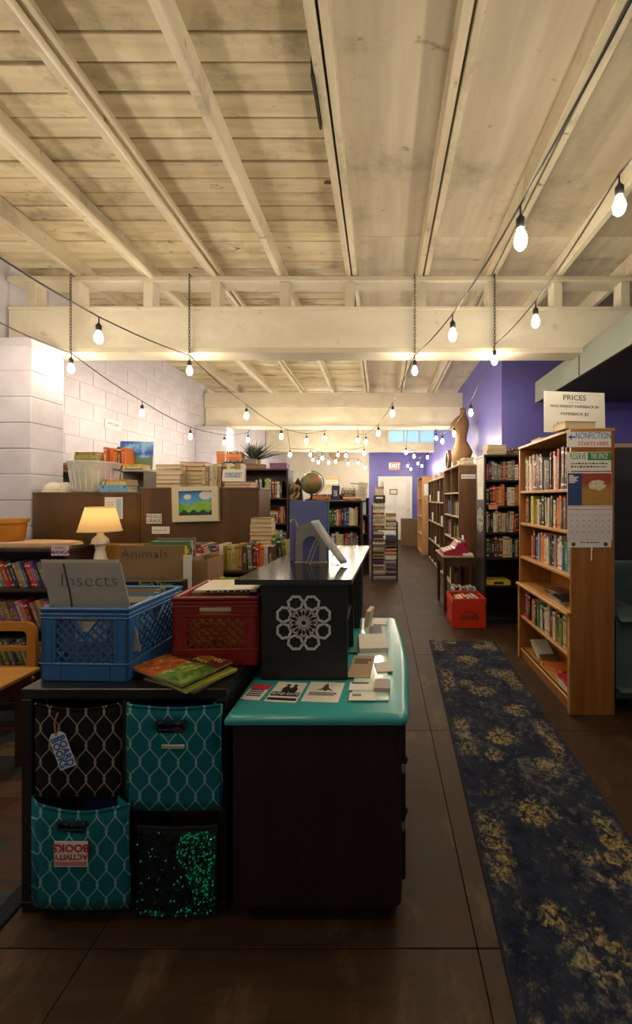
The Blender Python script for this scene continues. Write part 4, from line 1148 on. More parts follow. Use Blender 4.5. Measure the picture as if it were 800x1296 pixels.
for i in range(n - 1):
    fs += [(i, i + 1, n + i + 1, n + i), (2 * n + i + 1, 2 * n + i, 3 * n + i, 3 * n + i + 1), (i, 2 * n + i, 2 * n + i + 1, i + 1), (n + i + 1, 3 * n + i + 1, 3 * n + i, n + i)]
b.add(vs, fs); M_GREYM = mat('grey_painted_metal', (.25, .25, .235), .5, (.2, .2, .19), (10, 10, 10)); b.build('arch_plate', M_GREYM, ar)
MB().cbox(-.08, -.03, 0, .08, .006, .003, .001).build('base_plate', M_GREYM, ar)
MB().tube([(-.062, .002, .17), (-.070, .0, .195), (-.082, -.004, .208), (-.094, -.006, .205), (-.096, -.006, .196)], .006, 8).build('hook', M_METAL, ar, True)
es = thing('wire_easel', 'thin gold wire easel holding the curled print', 'easel', (Pb(414, 716).x, YB - .05, HT + .0005))
M_GOLD = mat('gold_wire', (.6, .45, .22), .3, metal=.9)
for dx in (-.012, .006): MB().tube([(dx - .075, -.035, .003), (dx - .05, -.01, .08), (dx - .012, .02, .165)], .0022, 6).build('strut', M_GOLD, es, True)
MB().tube([(.09, -.055, .02), (.075, -.06, .004), (.055, -.04, .003), (.07, -.02, .003), (.1, -.02, .006), (.105, -.045, .012)], .002, 6).build('foot_loop', M_GOLD, es, True)
MB().tube([(-.075, -.035, .003), (0, -.02, .003), (.07, -.03, .003)], .002, 6).build('cross_wire', M_GOLD, es, True)
pr = MB(); pts = []
for k in range(13):
    s_ = k / 12; pts.append((-.052 + .135 * s_ - .010 * math.sin(PI * s_) + .012 * s_ * s_, -.005 - .05 * s_, .207 - .197 * s_ + .014 * math.sin(PI * s_)))
wd = Vector((.036, .010, .008))
nq = len(pts); pr.add([Vector(p) - wd * .5 for p in pts] + [Vector(p) + wd * .5 for p in pts], [(i, i + 1, nq + i + 1, nq + i) for i in range(nq - 1)])
o = pr.build('curled_print', mat('pale_print', (.58, .57, .55), .6, (.42, .44, .48), (50, 50, 18)), None, True, (Pb(414, 716).x, YB - .05, HT + .0005))
md = o.modifiers.new('thickness', 'SOLIDIFY'); md.thickness = .002
tag(o, 'long curled white print leaning on the gold wire easel', 'print')

# ------------------------------------------------------------------ children's corner on the left
mgc = bookcase('manga_bookcase', 'low black bookcase of comics with a purple MANGA sign', (-2.64, 2.62, 0), 0, 1.14, .26, 1.085, [.06, .29, .555, .815], M_DKBROWN, M_DKBROWN, .024, .06)
base = (-2.64, 2.62, 0)
for z_, nm, sd in ((.815, 'upper shelf', 21), (.555, 'middle shelf', 22), (.29, 'lower shelf', 23)):
    shelf_row(base, 0, -.53, .50, .02, z_, (.165, .19), (.014, .026), ['pink', 'tan', 'grey', 'red', 'orange', 'dark red', 'cream', 'light blue', 'grey', 'brown', 'purple', 'navy', 'olive'], f'{nm} of the MANGA bookcase', 'wall end', 'comics on the MANGA bookcase', dr=(.1, .12), lean=.36, far=True, name='comic', cat='comic', seed=sd)
mg_ = thing('manga_sign', 'small white sign with purple MANGA lettering on the dark bookcase edge', 'sign', (at(76, 697, 2.605).x, 2.606, at(76, 697, 2.605).z))
MB().cbox(-.058, -.001, -.033, .058, .001, .033, .0005).build('card', mat('lilac_card', (.58, .5, .56), .8), mg_)
M_PURPI = mat('purple_ink', (.16, .02, .16), .7)
text('COMICS', .022, (-.01, -.0015, .018), FACE, M_PURPI, mg_); text('MANGA', .036, (0, -.0015, -.011), FACE, M_PURPI, mg_, off=.001)
cl = MB()
for k in range(2): cl.X = None
cl.lathe([(.0, .0), (.44, .0), (.455, .012), (.445, .03), (.40, .036), (0, .034)], (0, 0, 0), 28, sx=1, sy=.24)
o = cl.build('folded_cloth', mat('peach_cloth', (.62, .40, .24), .9, (.55, .34, .2), (14, 14, 14), bump=.4), None, True, (-2.52, 2.74, 1.086)); tag(o, 'peach folded cloth on top of the MANGA bookcase', 'cloth')
pt = thing('orange_pot', 'round orange ceramic pot on the cloth beside the white pier', 'pot', (-2.60, 2.75, 1.123))
MB().lathe([(.0, 0), (.085, 0), (.095, .01), (.105, .10), (.105, .118), (.118, .122), (.118, .150), (.100, .150), (.096, .12), (.09, .03), (0, .03)], (0, 0, 0), 24).build('bowl', mat('orange_glaze', (.55, .23, .03), .35, (.48, .19, .02), (9, 9, 9)), pt, True)
MB().lathe([(.0, .13), (.094, .128)], (0, 0, 0), 20).build('soil', mat('dark_soil', (.06, .05, .04), .95), pt)

# wooden children's table and chair
M_KID = mat('golden_pine', (.50, .25, .045), .4, (.42, .2, .035), (3, 30, 3)); M_KIDD = mat('brown_stain', (.085, .035, .014), .5)
kt = thing('kids_table', 'low golden pine table at the foot of the MANGA bookcase', 'table', (-2.31, 1.86, 0))
MB().cbox(-.46, -.30, .478, .46, .29, .50, .004).build('tabletop', M_KID, kt)
for a in ((-.43, -.27, .43, -.25), (-.43, .25, .43, .27)): MB().cbox(a[0], a[1], .40, a[2], a[3], .478, .003).build('apron', M_KIDD, kt)
MB().cbox(.41, -.25, .40, .43, .25, .478, .003).build('apron', M_KIDD, kt)
for sx in (-.42, .38):
    for sy in (-.26, .22): MB().cbox(sx, sy, .0105, sx + .04, sy + .04, .478, .003).build('leg', M_KIDD, kt)
kc = thing('kids_chair', 'small orange wooden chair with a curved slotted back by the low table', 'chair', (-2.33, 2.36, .0))
M_CH = mat('orange_varnish', (.52, .22, .03), .35, (.45, .18, .025), (5, 5, 5))
MB().cbox(-.15, -.16, .27, .15, .14, .30, .01).build('seat', M_CH, kc)
for sx in (-.14, .115):
    MB().cbox(sx, -.15, 0.002, sx + .025, -.125, .27, .004).build('leg', M_CH, kc); MB().cbox(sx, .11, 0.002, sx + .025, .135, .27, .004).build('leg', M_CH, kc)
rr_ = []
for (w_, zl, zh, cr) in ((.165, .0, .33, .06),): pass
def rrect(x0, x1, z0, z1, c, n=5):
    out = []
    for (cx_, cz_, a0) in ((x1 - c, z0 + c, -PI / 2), (x1 - c, z1 - c, 0), (x0 + c, z1 - c, PI / 2), (x0 + c, z0 + c, PI)):
        for k in range(n): a = a0 + k * PI / 2 / (n - 1); out.append((cx_ + c * math.cos(a), cz_ + c * math.sin(a)))
    return out
MB().ring(rrect(-.165, .165, .30, .64, .07), rrect(-.11, .11, .36, .585, .03), .115, .138).build('backrest', M_CH, kc, True)
MB().cbox(-.12, .118, .455, .12, .135, .49, .004).build('back_rail', M_CH, kc)

# low brown cabinet under the lamp, lamp
lc = bookcase('low_cabinet', 'low brown wooden cabinet under the table lamp', (-1.72, 2.62, 0), 0, .64, .322, .955, [.06, .5], M_BROWN, mat('warm_wood_top', (.34, .19, .06), .4, (.28, .15, .045), (3, 30, 3)), .024)
MB().cbox(-.295, .002, .07, -.004, .018, .92, .003).build('door', M_BROWN, lc); MB().cbox(.004, .002, .07, .295, .018, .92, .003).build('door', M_BROWN, lc)
lbx = MB().cbox(-.17, 0, 0, .14, .09, .128, .004).build('wooden_box', mat('warm_wood_top', (.34, .19, .06), .4), None, loc=(-2.14 + .14, 2.885 - .2, .956)); lbx.location = (-1.85, 2.845, .956)
tag(lbx, 'shallow tan wooden box beside the lamp base', 'box')
ly = 2.76; lx = at(127, 672, ly).x
lp = thing('table_lamp', 'small table lamp with a lit cream shade and white base', 'lamp', (lx, ly, 1.033))
LZ = lambda py: at(127, py, ly).z - 1.033
lp.location.z = .957; LZ = lambda py: at(127, py, ly).z - .957
M_LB = mat('white_ceramic', (.7, .66, .56), .35)
MB().lathe([(.0, 0), (.055, 0), (.058, .015), (.04, .04), (.028, .10), (.036, .15), (.055, LZ(688)), (.05, LZ(682)), (.022, LZ(677)), (.016, LZ(672)), (.014, LZ(668)), (0, LZ(668))], (0, 0, 0), 20).build('base', M_LB, lp, True)
MB().tube([(0, 0, LZ(670)), (0, 0, LZ(660))], .016, 10).build('lamp_socket', M_METAL, lp, True)
MB().lathe([(0, LZ(661)), (.022, LZ(659)), (.028, LZ(654)), (.018, LZ(649)), (0, LZ(648))], (0, 0, 0), 14).build('bulb', glow('lamp_bulb', (1, .62, .25), 16), lp, True)
m_, nt_, b_s = new_mat('lit_cream_shade'); b_s.inputs['Base Color'].default_value = (.78, .62, .36, 1); b_s.inputs['Roughness'].default_value = .9
nt_.nodes.remove(b_s); dif = node(nt_, 'ShaderNodeBsdfDiffuse'); dif.inputs[0].default_value = (.75, .62, .40, 1)
trn = node(nt_, 'ShaderNodeBsdfTranslucent'); trn.inputs[0].default_value = (.85, .68, .42, 1); mx_ = node(nt_, 'ShaderNodeMixShader'); mx_.inputs[0].default_value = .6
nt_.links.new(dif.outputs[0], mx_.inputs[1]); nt_.links.new(trn.outputs[0], mx_.inputs[2]); nt_.links.new(mx_.outputs[0], nt_.nodes['Material Output'].inputs[0])
sh = MB(); prof = [(.132, LZ(672)), (.088, LZ(642)), (.085, LZ(642)), (.129, LZ(672))]
nn = 28
vs = [(r_ * math.cos(2 * PI * j / nn), r_ * math.sin(2 * PI * j / nn), z_) for r_, z_ in prof[:2] for j in range(nn)]
sh.add(vs, [(j, (j + 1) % nn, nn + (j + 1) % nn, nn + j) for j in range(nn)])
sho = sh.build('lamp_shade', m_, lp, True)
for r_, z_ in prof[:2]: MB().tube([(r_ * math.cos(2 * PI * j / nn), r_ * math.sin(2 * PI * j / nn), z_) for j in range(nn)], .003, 6, closed=True).build('shade_ring', mat('cream_trim', (.66, .5, .28), .8), sho)
# clutter beside the lamp
shelf_row((-1.52, 2.64, 0), R(-8), 0, .13, .0, .957, (.15, .19), (.012, .02), ['white', 'pink', 'blue', 'orange', 'light blue', 'red'], 'leaning row beside the table lamp', 'lamp end', 'thin books beside the lamp', lean=-.35, dr=(.1, .14), seed=31, far=True)

# two brown bookcases seen from behind
h1 = bookcase('brown_bookcase', 'brown bookcase seen from behind under the galvanized tub', (-2.235, 3.30, 0), PI, .815, .30, 1.462, [.06, .4, .75, 1.1], M_BROWN, M_BROWN, .02)
h2 = bookcase('brown_bookcase', 'brown bookcase seen from behind with a landscape painting hung on it', (-1.352, 3.25, 0), PI, .885, .30, 1.497, [.06, .4, .75, 1.1], M_BROWN, M_BROWN, .02)
pn = thing('notice_sheet', 'pale printed notice taped to the back of the brown bookcase behind the lamp', 'notice', (at(144, 643, 2.998).x, 2.998, at(144, 643, 2.998).z))
MB().box(-.068, -.0008, -.082, .068, .0008, .082).build('sheet', M_PAPER, pn); MB().box(.02, -.0014, -.075, .06, -.0008, .07).build('blue_column', mat('pale_blue_ink', (.35, .5, .58), .8), pn); scribble(pn, -.06, .01, -.001, .04, .008, 5, mat('light_grey_ink', (.4, .38, .35), .8), seed=3)
def small_sign(name, label, px, py, Y, w, h, lines, size, m=M_PAPER):
    p = at(px, py, Y); t = thing(name, label, 'sign', p); MB().box(-w / 2, -.0008, -h / 2, w / 2, .0008, h / 2).build('card', m, t)
    for k, s_ in enumerate(lines): text(s_, size, (0, -.0014, (len(lines) - 1) * size * .45 - k * size * .95), FACE, M_GREYINK, t)
    return t
small_sign('middle_grade_sign', 'white sign reading MIDDLE GRADE on the back of the brown bookcase', 195, 656.5, 2.948, .115, .072, ('MIDDLE', 'GRADE'), .033)
t = small_sign('shelf_label', 'blank-looking white label below the MIDDLE GRADE sign', 203.5, 671, 2.948, .132, .054, (), .02); scribble(t, -.055, .055, -.001, -.006, .009, 1, mat('light_grey_ink', (.4, .38, .35), .8), seed=5)
# framed landscape painting
pf = thing('landscape_painting', 'cream framed painting of clouds, green hills and dark bushes', 'painting', (at(248, 638, 2.93).x, 2.93, at(248, 638, 2.93).z)); pf.rotation_euler = (0, R(-1.5), 0)
w, h = .168, .128
M_FR = mat('cream_frame', (.66, .58, .42), .5)
MB().ring([(-w, -h), (w, -h), (w, h), (-w, h)], [(-.122, -.083), (.122, -.083), (.122, .098), (-.122, .098)], -.014, .012).build('frame', M_FR, pf)
MB().ring([(-w - .01, -h - .004), (w + .004, -h - .004), (w + .004, h + .004), (-w - .01, h + .004)], [(-w + .02, -h + .02), (w - .02, -h + .02), (w - .02, h - .02), (-w + .02, h - .02)], -.004, .014).build('frame_edge', mat('frame_gilt', (.5, .42, .28), .5), pf)
def land_mat():
    m, nt, b = new_mat('painted_landscape'); sp = nt.nodes.new('ShaderNodeSeparateXYZ'); nt.links.new(coords(nt), sp.inputs[0])
    n = noise(nt, coords(nt, (16, 16, 16)), 1, 3); z_ = sp.outputs[2]; x_ = sp.outputs[0]
    c = mixc(nt, ramp(nt, z_, .0, .1), (.13, .40, .66), (.02, .18, .55))
    def blob(cx_, cz_, rx, rz_):
        d = mathn(nt, 'ADD', mathn(nt, 'POWER', mathn(nt, 'DIVIDE', mathn(nt, 'SUBTRACT', x_, cx_), rx), 2.), mathn(nt, 'POWER', mathn(nt, 'DIVIDE', mathn(nt, 'SUBTRACT', z_, cz_), rz_), 2.))
        return mathn(nt, 'LESS_THAN', mathn(nt, 'ADD', d, mathn(nt, 'MULTIPLY', n, 1.2)), 1.45)
    cl_ = mathn(nt, 'MAXIMUM', blob(.075, .063, .055, .035), blob(-.06, .056, .03, .02)); c = mixc(nt, cl_, c, (.68, .68, .66))
    hill = mathn(nt, 'LESS_THAN', mathn(nt, 'SUBTRACT', z_, mathn(nt, 'MULTIPLY', mathn(nt, 'SINE', mathn(nt, 'MULTIPLY', x_, 26.)), .014)), .008)
    c = mixc(nt, hill, c, mixc(nt, ramp(nt, n, .4, .6), (.12, .42, .03), (.28, .5, .06)))
    bush = mathn(nt, 'LESS_THAN', mathn(nt, 'ADD', z_, mathn(nt, 'MULTIPLY', mathn(nt, 'SINE', mathn(nt, 'MULTIPLY', x_, 90.)), .010)), -.052)
    c = mixc(nt, bush, c, mixc(nt, n, (.01, .03, .02), (.02, .06, .06))); nt.links.new(c, b.inputs['Base Color']); b.inputs['Roughness'].default_value = .5; return m
MB().box(-.124, -.004, -.085, .124, .004, .10).build('canvas', land_mat(), pf)
# books on top of the second brown bookcase
T2 = 1.498
stack((-1.62, 3.08, T2), 0, 5, (.03, .042), (.15, .205), BEIGE, 'beige stack left of the landscape painting', 'old books on the brown bookcase', pages=True, seed=4)
zt_ = stack((-1.48, 3.16, T2), .1, 6, (.03, .036), (.14, .2), BEIGE, 'rear stack above the landscape painting', 'old books on the brown bookcase', pages=True, seed=6, order=['cream', 'tan', 'cream', 'tan', 'orange', 'orange'])
shelf_row((-1.352, 3.06, 0), 0, -.03, .30, -.02, T2, (.165, .19), (.022, .04), ['cream', 'tan', 'white', 'tan'], 'upright row above the landscape painting', 'left end', 'old books on the brown bookcase', seed=8, dr=(.1, .12), far=True)
b = MB().cbox(-.12, 0, 0, .12, .15, .025, .002)
z_ = stack((-1.085, 3.06, T2), .0, 2, (.018, .024), (.15, .22), ['cream', 'pink'], 'pair of books under the YOUNG ADULT sign', 'old books on the brown bookcase', pages=True, order=['pink', 'cream'])
t = thing('young_adult_sign', 'white sign with blue YOUNG ADULT letters leaning on two flat books', 'sign', (-1.125, 3.0, z_ + .003)); t.rotation_euler = (R(-14), 0, 0)
MB().cbox(-.082, 0, 0, .082, .004, .095, .001).build('card', M_PAPER, t); text('YOUNG ADULT', .062, (0, -.001, .048), FACE, M_BLUEINK, t, sx=.30)
# galvanized tub etc on the first
tu = thing('galvanized_tub', 'ribbed galvanized metal tub on top of the brown bookcase', 'tub', (at(120, 604, 3.14).x, 3.14, 1.4635))
hh = .235
MB().lathe([(.0, 0), (.138, 0), (.145, .006), (.172, hh - .02), (.182, hh - .008), (.184, hh), (.176, hh + .002), (.168, hh - .02), (.135, .012), (0, .012)], (0, 0, 0), 32).build('tub_body', M_GALV, tu, True)
q = MB()
for k in range(24):
    a = 2 * PI * k / 24; q.tube([(.146 * math.cos(a), .146 * math.sin(a), .02), (.166 * math.cos(a), .166 * math.sin(a), hh * .72)], .005, 5)
tag(q.build('fluting', M_GALV, tu, True), kind='stuff')
for sx in (-1, 1): MB().tube([(sx * .17, -.04, hh - .05), (sx * .198, -.03, hh - .06), (sx * .205, 0, hh - .065), (sx * .198, .03, hh - .06), (sx * .17, .04, hh - .05)], .005, 8).build('handle', M_DKMETAL, tu, True)
wc = MB()
for (a, b_, r_) in ((-.03, 0, .07), (.04, .02, .06), (.085, -.02, .05)):
    wc.lathe([(0, 0), (r_, 0), (r_ * .98, .02), (r_ * .75, .055), (r_ * .4, .075), (0, .08)], (a, b_, 0), 14, sx=1.15)
o = wc.build('white_cloth', mat('white_cotton', (.72, .66, .56), .95, (.62, .56, .46), (18, 18, 18), bump=.8), None, True, (-2.57, 3.14, 1.4635)); tag(o, 'crumpled white cloth heaped beside the galvanized tub', 'cloth')
zz = stack((at(153, 620, 3.1).x, 3.08, 1.4635), .05, 2, (.022, .028), (.15, .215), ['light blue'], 'small bright pile right of the galvanized tub', 'books beside the tub', order=['light blue', 'light blue'])
stack((at(155, 612, 3.1).x, 3.08, zz), -.1, 3, (.012, .016), (.14, .2), KIDS, 'thin books over the bright pile beside the tub', 'books beside the tub', order=['cream', 'lime', 'pink'])
# tall bookcase by the left wall behind, with books, canvas
h3 = bookcase('wall_bookcase', 'grey-brown bookcase against the white block wall behind the tub', (-2.74, 3.85, 0), 0, .90, .26, 1.70, [.06, .4, .75, 1.1, 1.4], mat('grey_wood', (.16, .13, .11), .6), mat('pale_edge', (.45, .40, .34), .6), .024)
MB().box(.20, .01, 1.4, .218, .24, 1.676).build('divider', mat('pale_edge', (.45, .40, .34), .6), h3)
G = 'books on the wall bookcase'
stack((at(118, 580, 3.95).x, 3.92, 1.702), .0, 5, (.022, .036), (.15, .24), KIDS, 'stack behind the galvanized tub', G, order=['orange', 'cream', 'tan', 'lime', 'tan'])
stack((at(95, 583, 3.95).x, 3.90, 1.702), .2, 2, (.02, .028), (.15, .2), ['red'], 'low red pile beside the white pier', G, order=['dark red', 'red'])
shelf_row((-2.74, 3.90, 0), 0, .0, .23, 0, 1.701, (.2, .235), (.028, .04), ['dark red', 'brown', 'red', 'orange'], 'wall bookcase top before the blue canvas', 'tub end', G, far=True, seed=3, dr=(.12, .15))
stack((at(174, 588, 3.9).x, 3.90, 1.702), .0, 2, (.02, .026), (.14, .2), ['cream', 'yellow'], 'yellow pile before the blue canvas', G, order=['cream', 'yellow'])
def canvas_mat():
    m, nt, b = new_mat('blue_green_canvas'); sp = nt.nodes.new('ShaderNodeSeparateXYZ'); nt.links.new(coords(nt), sp.inputs[0])
    n = noise(nt, coords(nt, (9, 9, 9)), 1, 3)
    c = mixc(nt, ramp(nt, n, .42, .58), (.012, .07, .42), (.20, .42, .66))
    zz = mathn(nt, 'ADD', sp.outputs[2], mathn(nt, 'MULTIPLY', mathn(nt, 'SUBTRACT', n, .5), .12))
    nt.links.new(mixc(nt, mathn(nt, 'LESS_THAN', zz, .14), c, mixc(nt, n, (.06, .12, .06), (.12, .19, .10))), b.inputs['Base Color']); b.inputs['Roughness'].default_value = .6; return m
t = thing('painted_canvas', 'blue and green abstract canvas leaning on the block wall', 'painting', (-2.52, 4.05, 1.703), R(10)); t.rotation_euler = (R(-8), 0, R(8))
MB().cbox(-.16, 0, 0, .16, .018, .305, .002).build('canvas', canvas_mat(), t)
# small sign on the wall
t = thing('mystery_sign', 'small white MYSTERY sign stuck on the white block wall', 'sign', (WL + .014, 4.74, EYE + .875), PI / 2); 
MB().box(-.145, -.0015, -.055, .145, .0015, .055).build('card', M_WHITE, t); text('MYSTERY', .05, (0, -.0022, 0), FACE, M_GREYINK, t)

# low case of children's picture books behind the red crate
kl = bookcase('low_bookcase', 'low brown open bookcase with a row of picture books on top', (-.98, 2.66, 0), 0, .80, .26, .93, [.06, .45], M_DKBROWN, M_DKBROWN, .024)
shelf_row((-.98, 2.66, 0), 0, -.24, .26, .01, .931, (.155, .185), (.018, .034), KIDS, 'low bookcase behind the red crate', 'left end', 'picture books on the low bookcase', name='picture_book', cat='picture book', seed=14, dr=(.13, .16), gapp=0,
          order=['pink', 'tan', 'teal', 'purple', 'pink', 'white', 'olive', 'yellow', 'cream', 'yellow', 'tan', 'brown', 'grey', 'dark red', 'red', 'orange', 'white', 'brown', 'dark green', 'white', 'navy', 'purple', 'tan'])
stack((-.845, 2.83, .931), 0, 12, (.02, .034), (.12, .16), BEIGE, 'tall beige stack by the brown bookcase', 'beige books stacked by the brown bookcase', pages=True, order=['olive', 'tan', 'cream', 'cream', 'tan', 'cream', 'cream', 'tan', 'orange'], jit=.12)
for k, (col, dx) in enumerate((('green', 0), ('dark green', .034), ('olive', .066))):
    book((-.735 + dx, 2.79, .932), .028, .14, .225 - .02 * k, 0, -.12, col, f'{col} book leaning beside the tall beige stack', 'leaning books by the beige stack')

# ------------------------------------------------------------------ middle and far bookcases on the left of the aisle
t1 = bookcase('tall_bookcase', 'tall espresso bookcase with a plant and boxes on its top', (-1.62, 5.0, 0), 0, .90, .30, 1.79, [.06, .42, .76, 1.10, 1.42], M_DKBROWN, M_DKBROWN, .022)
bs = (-1.62, 5.0, 0)
shelf_row(bs, 0, .02, .38, .03, 1.42, (.20, .25), (.02, .036), DARK + ['lime', 'teal'], 'second shelf of the tall espresso bookcase', 'left end', 'books on the tall espresso bookcase', far=True, seed=3, order=['cream', 'black', 'grey', 'dark green', 'lime', 'grey', 'dark red', 'brown', 'white', 'black', 'teal', 'dark green'])
stack((-1.50, 5.12, 1.10), 0, 1, (.025, .025), (.14, .2), ['white'], 'third shelf of the tall espresso bookcase, alone', 'books on the tall espresso bookcase', far=True, order=['white'])
stack((-1.40, 5.12, 1.10), 0, 6, (.02, .03), (.15, .2), DARK, 'pile on the third shelf of the tall espresso bookcase', 'books on the tall espresso bookcase', far=True)
shelf_row(bs, 0, .32, .42, .03, 1.10, (.19, .22), (.02, .03), ['tan', 'white', 'dark red'], 'tall espresso bookcase beside its flat pile', 'left end', 'books on the tall espresso bookcase', far=True, seed=3)
shelf_row(bs, 0, -.1, .42, .03, .76, (.19, .25), (.02, .04), DARK, 'fourth shelf of the tall espresso bookcase', 'left end', 'books on the tall espresso bookcase', far=True, seed=9)
# on its top
TT = 1.791
def carton(name, label, cat, px, Y, w, d, h, z, c, rz=0):
    m = mat('carton_' + name + str(len(bpy.data.materials)), c, .6, tuple(v * .7 for v in c), (10, 10, 30)); o = thing(name, label, cat, (at(px, 600, Y).x, Y, z), rz)
    MB().cbox(-w / 2, 0, 0, w / 2, d, h * .72, .004).build('box_base', m, o); MB().cbox(-w / 2 - .003, -.003, h * .70, w / 2 + .003, d + .003, h, .004).build('lid', m, o); return o
carton('navy_box', 'navy keepsake box at the left of the tall bookcase top', 'box', 293, 5.06, .2, .2, .09, TT, (.03, .04, .10))
carton('brown_box', 'brown lidded box in the middle of the tall bookcase top', 'box', 322, 5.04, .26, .075, .06, TT, (.20, .11, .06))
carton('purple_box', 'purple box at the right of the tall bookcase top', 'box', 352, 5.06, .22, .18, .075, TT, (.17, .06, .15))
carton('grey_box', 'small grey patterned box upon the brown lidded box', 'box', 316, 5.045, .16, .06, .065, TT + .061, (.17, .14, .13))
stack((at(297, 582, 5.1).x, 5.14, TT + .092), 0, 4, (.028, .036), (.14, .2), ['orange', 'dark red', 'tan', 'brown'], 'stack on the navy keepsake box', 'books on the tall bookcase top', far=True)
carton('orange_carton', 'orange carton behind the navy keepsake box', 'box', 279, 5.2, .10, .06, .24, TT, (.62, .22, .06))
stack((at(281, 600, 4.9).x, 5.1, TT), 0, 2, (.035, .04), (.12, .14), ['brown', 'black'], 'dim pair before the orange carton', 'books on the tall bookcase top', far=True)
pl = thing('plant', 'spiky grey-green plant in a tan pot on the tall bookcase', 'plant', (at(322, 580, 5.18).x, 5.2, TT + .061)); pl.location.z = TT + .061; pl.location.y = 5.22; pl.location.x = at(322, 585, 5.22).x
pl.location.z = TT
MB().lathe([(0, 0), (.07, 0), (.09, .11), (.095, .12), (.08, .12), (0, .10)], (0, 0, 0), 16).build('pot', mat('tan_pot', (.5, .3, .1), .6), pl, True)
rp = random.Random(4); q = MB()
for k in range(200):
    a = rp.uniform(0, 2 * PI); el = rp.uniform(.25, 1.4); L = rp.uniform(.26, .47); d_ = Vector((math.cos(a) * math.cos(el) * 1.25, math.sin(a) * math.cos(el) * .7, math.sin(el) * .62))
    s_ = d_.cross(Vector((0, 0, 1))).normalized() * .009; p0 = Vector((0, 0, .11)); pm = p0 + d_ * L * .55 + Vector((0, 0, .02)); p1 = p0 + d_ * L
    q.add([p0 - s_ * .6, p0 + s_ * .6, pm + s_, pm - s_, p1], [(0, 1, 2, 3), (3, 2, 4)])
tag(q.build('leaves', mat('grey_green_leaf', (.055, .085, .07), .7, (.09, .12, .09), (20, 20, 20)), pl), kind='stuff')

t2 = bookcase('globe_bookcase', 'black bookcase with a globe and red books on its top', (-.69, 5.02, 0), 0, .90, .30, 1.385, [.06, .42, .745, 1.065], M_BLACK, M_BLACK, .022)
bs = (-.69, 5.02, 0)
shelf_row(bs, 0, -.18, .41, .03, 1.065, (.19, .235), (.018, .036), DARK, 'upper shelf of the globe bookcase', 'left end', 'books on the globe bookcase', far=True, seed=17)
shelf_row(bs, 0, -.18, .41, .03, .745, (.19, .235), (.018, .036), DARK, 'middle shelf of the globe bookcase', 'left end', 'books on the globe bookcase', far=True, seed=18)
GT = 1.386
gb = thing('globe', 'old green and rust desk globe on the black bookcase', 'globe', (at(394.5, 630, 5.16).x, 5.16, GT))
MB().lathe([(0, 0), (.09, 0), (.09, .012), (.03, .03), (.014, .05), (.012, .085), (0, .085)], (0, 0, 0), 16).build('base', M_DKBROWN, gb, True)
sp_ = MB().lathe([(.145 * math.sin(PI * k / 14), -.145 * math.cos(PI * k / 14)) for k in range(15)], (0, 0, 0), 24)
def globe_mat():
    m, nt, b = new_mat('globe_print'); n = noise(nt, coords(nt, (7, 7, 7)), 1, 5); c = mixc(nt, ramp(nt, n, .4, .5), (.11, .12, .055), (.20, .15, .05)); c = mixc(nt, ramp(nt, n, .55, .62), c, (.34, .11, .03))
    nt.links.new(c, b.inputs['Base Color']); b.inputs['Roughness'].default_value = .4; return m
sp_.build('sphere', globe_mat(), gb, True, (0, 0, .225), (R(20), R(-18), 0))
MB().tube([(.158 * math.cos(a), 0, .225 + .158 * math.sin(a)) for a in [(-100 + k * 16) * PI / 180 for k in range(13)]], .006, 6).build('meridian_arm', M_DKMETAL, gb, True)
stack((at(407, 628, 5.1).x, 5.12, GT), 0, 3, (.02, .03), (.16, .23), ['red', 'dark red', 'brown'], 'red pile right of the globe', 'books on the globe bookcase top', far=True, order=['brown', 'orange', 'dark red'])
book((at(425, 630, 5.1).x, 5.08, GT + .0005), .10, .03, .19, 0, 0, 'navy', 'small navy book standing upright right of the red pile', 'books on the globe bookcase top', far=True)
stack((at(446, 628, 5.1).x, 5.12, GT), 0, 2, (.018, .024), (.15, .24), ['red'], 'bright red pair at the aisle end of the globe bookcase', 'books on the globe bookcase top', far=True, order=['red', 'cream'])
stack((at(441, 624, 5.15).x, 5.20, GT + .046), 0, 3, (.03, .05), (.14, .2), ['grey', 'white'], 'grey pile behind the bright red pair', 'books on the globe bookcase top', far=True, order=['brown', 'grey', 'white'])
book((at(457, 628, 5.2).x, 5.24, GT + .0005), .12, .02, .24, 0, .12, 'white', 'white magazine tilted upright at the aisle end', 'books on the globe bookcase top', far=True, cat='magazine')
# knotted wooden sculpture
sc = MB(); rp = random.Random(9)
for k in range(3):
    pts = []
    for j in range(24):
        a = 2 * PI * j / 24; pts.append((.06 * math.sin(a + k * 2) * (1 + .25 * math.cos(3 * a)), .04 * math.sin(2 * a + k), .10 + .085 * math.cos(a + k * .7)))
    sc.tube(pts, .017, 8, closed=True)
sc.tube([(0, 0, .15), (.005, 0, .2), (0, 0, .235)], [.03, .02, .004], 8); sc.lathe([(0, -.0), (.05, 0), (.055, .012), (0, .02)], (0, 0, 0), 12)
o = sc.build('knot_sculpture', mat('driftwood', (.36, .25, .13), .6, (.22, .14, .07), (20, 20, 20)), None, True, (at(372, 630, 5.1).x, 5.1, GT)); tag(o, 'knotted driftwood sculpture left of the globe', 'sculpture')
o = MB().prism([(-.06, 0), (.06, 0), (.04, .22), (.0, .30), (-.04, .23)], 0, .07).build('woven_hood', mat('dark_wicker', (.09, .06, .045), .8, (.05, .035, .03), (40, 40, 40), bump=.5), None, False, (at(377, 600, 5.22).x, 5.22, GT)); tag(o, 'dark peaked wicker piece behind the driftwood sculpture', 'ornament')

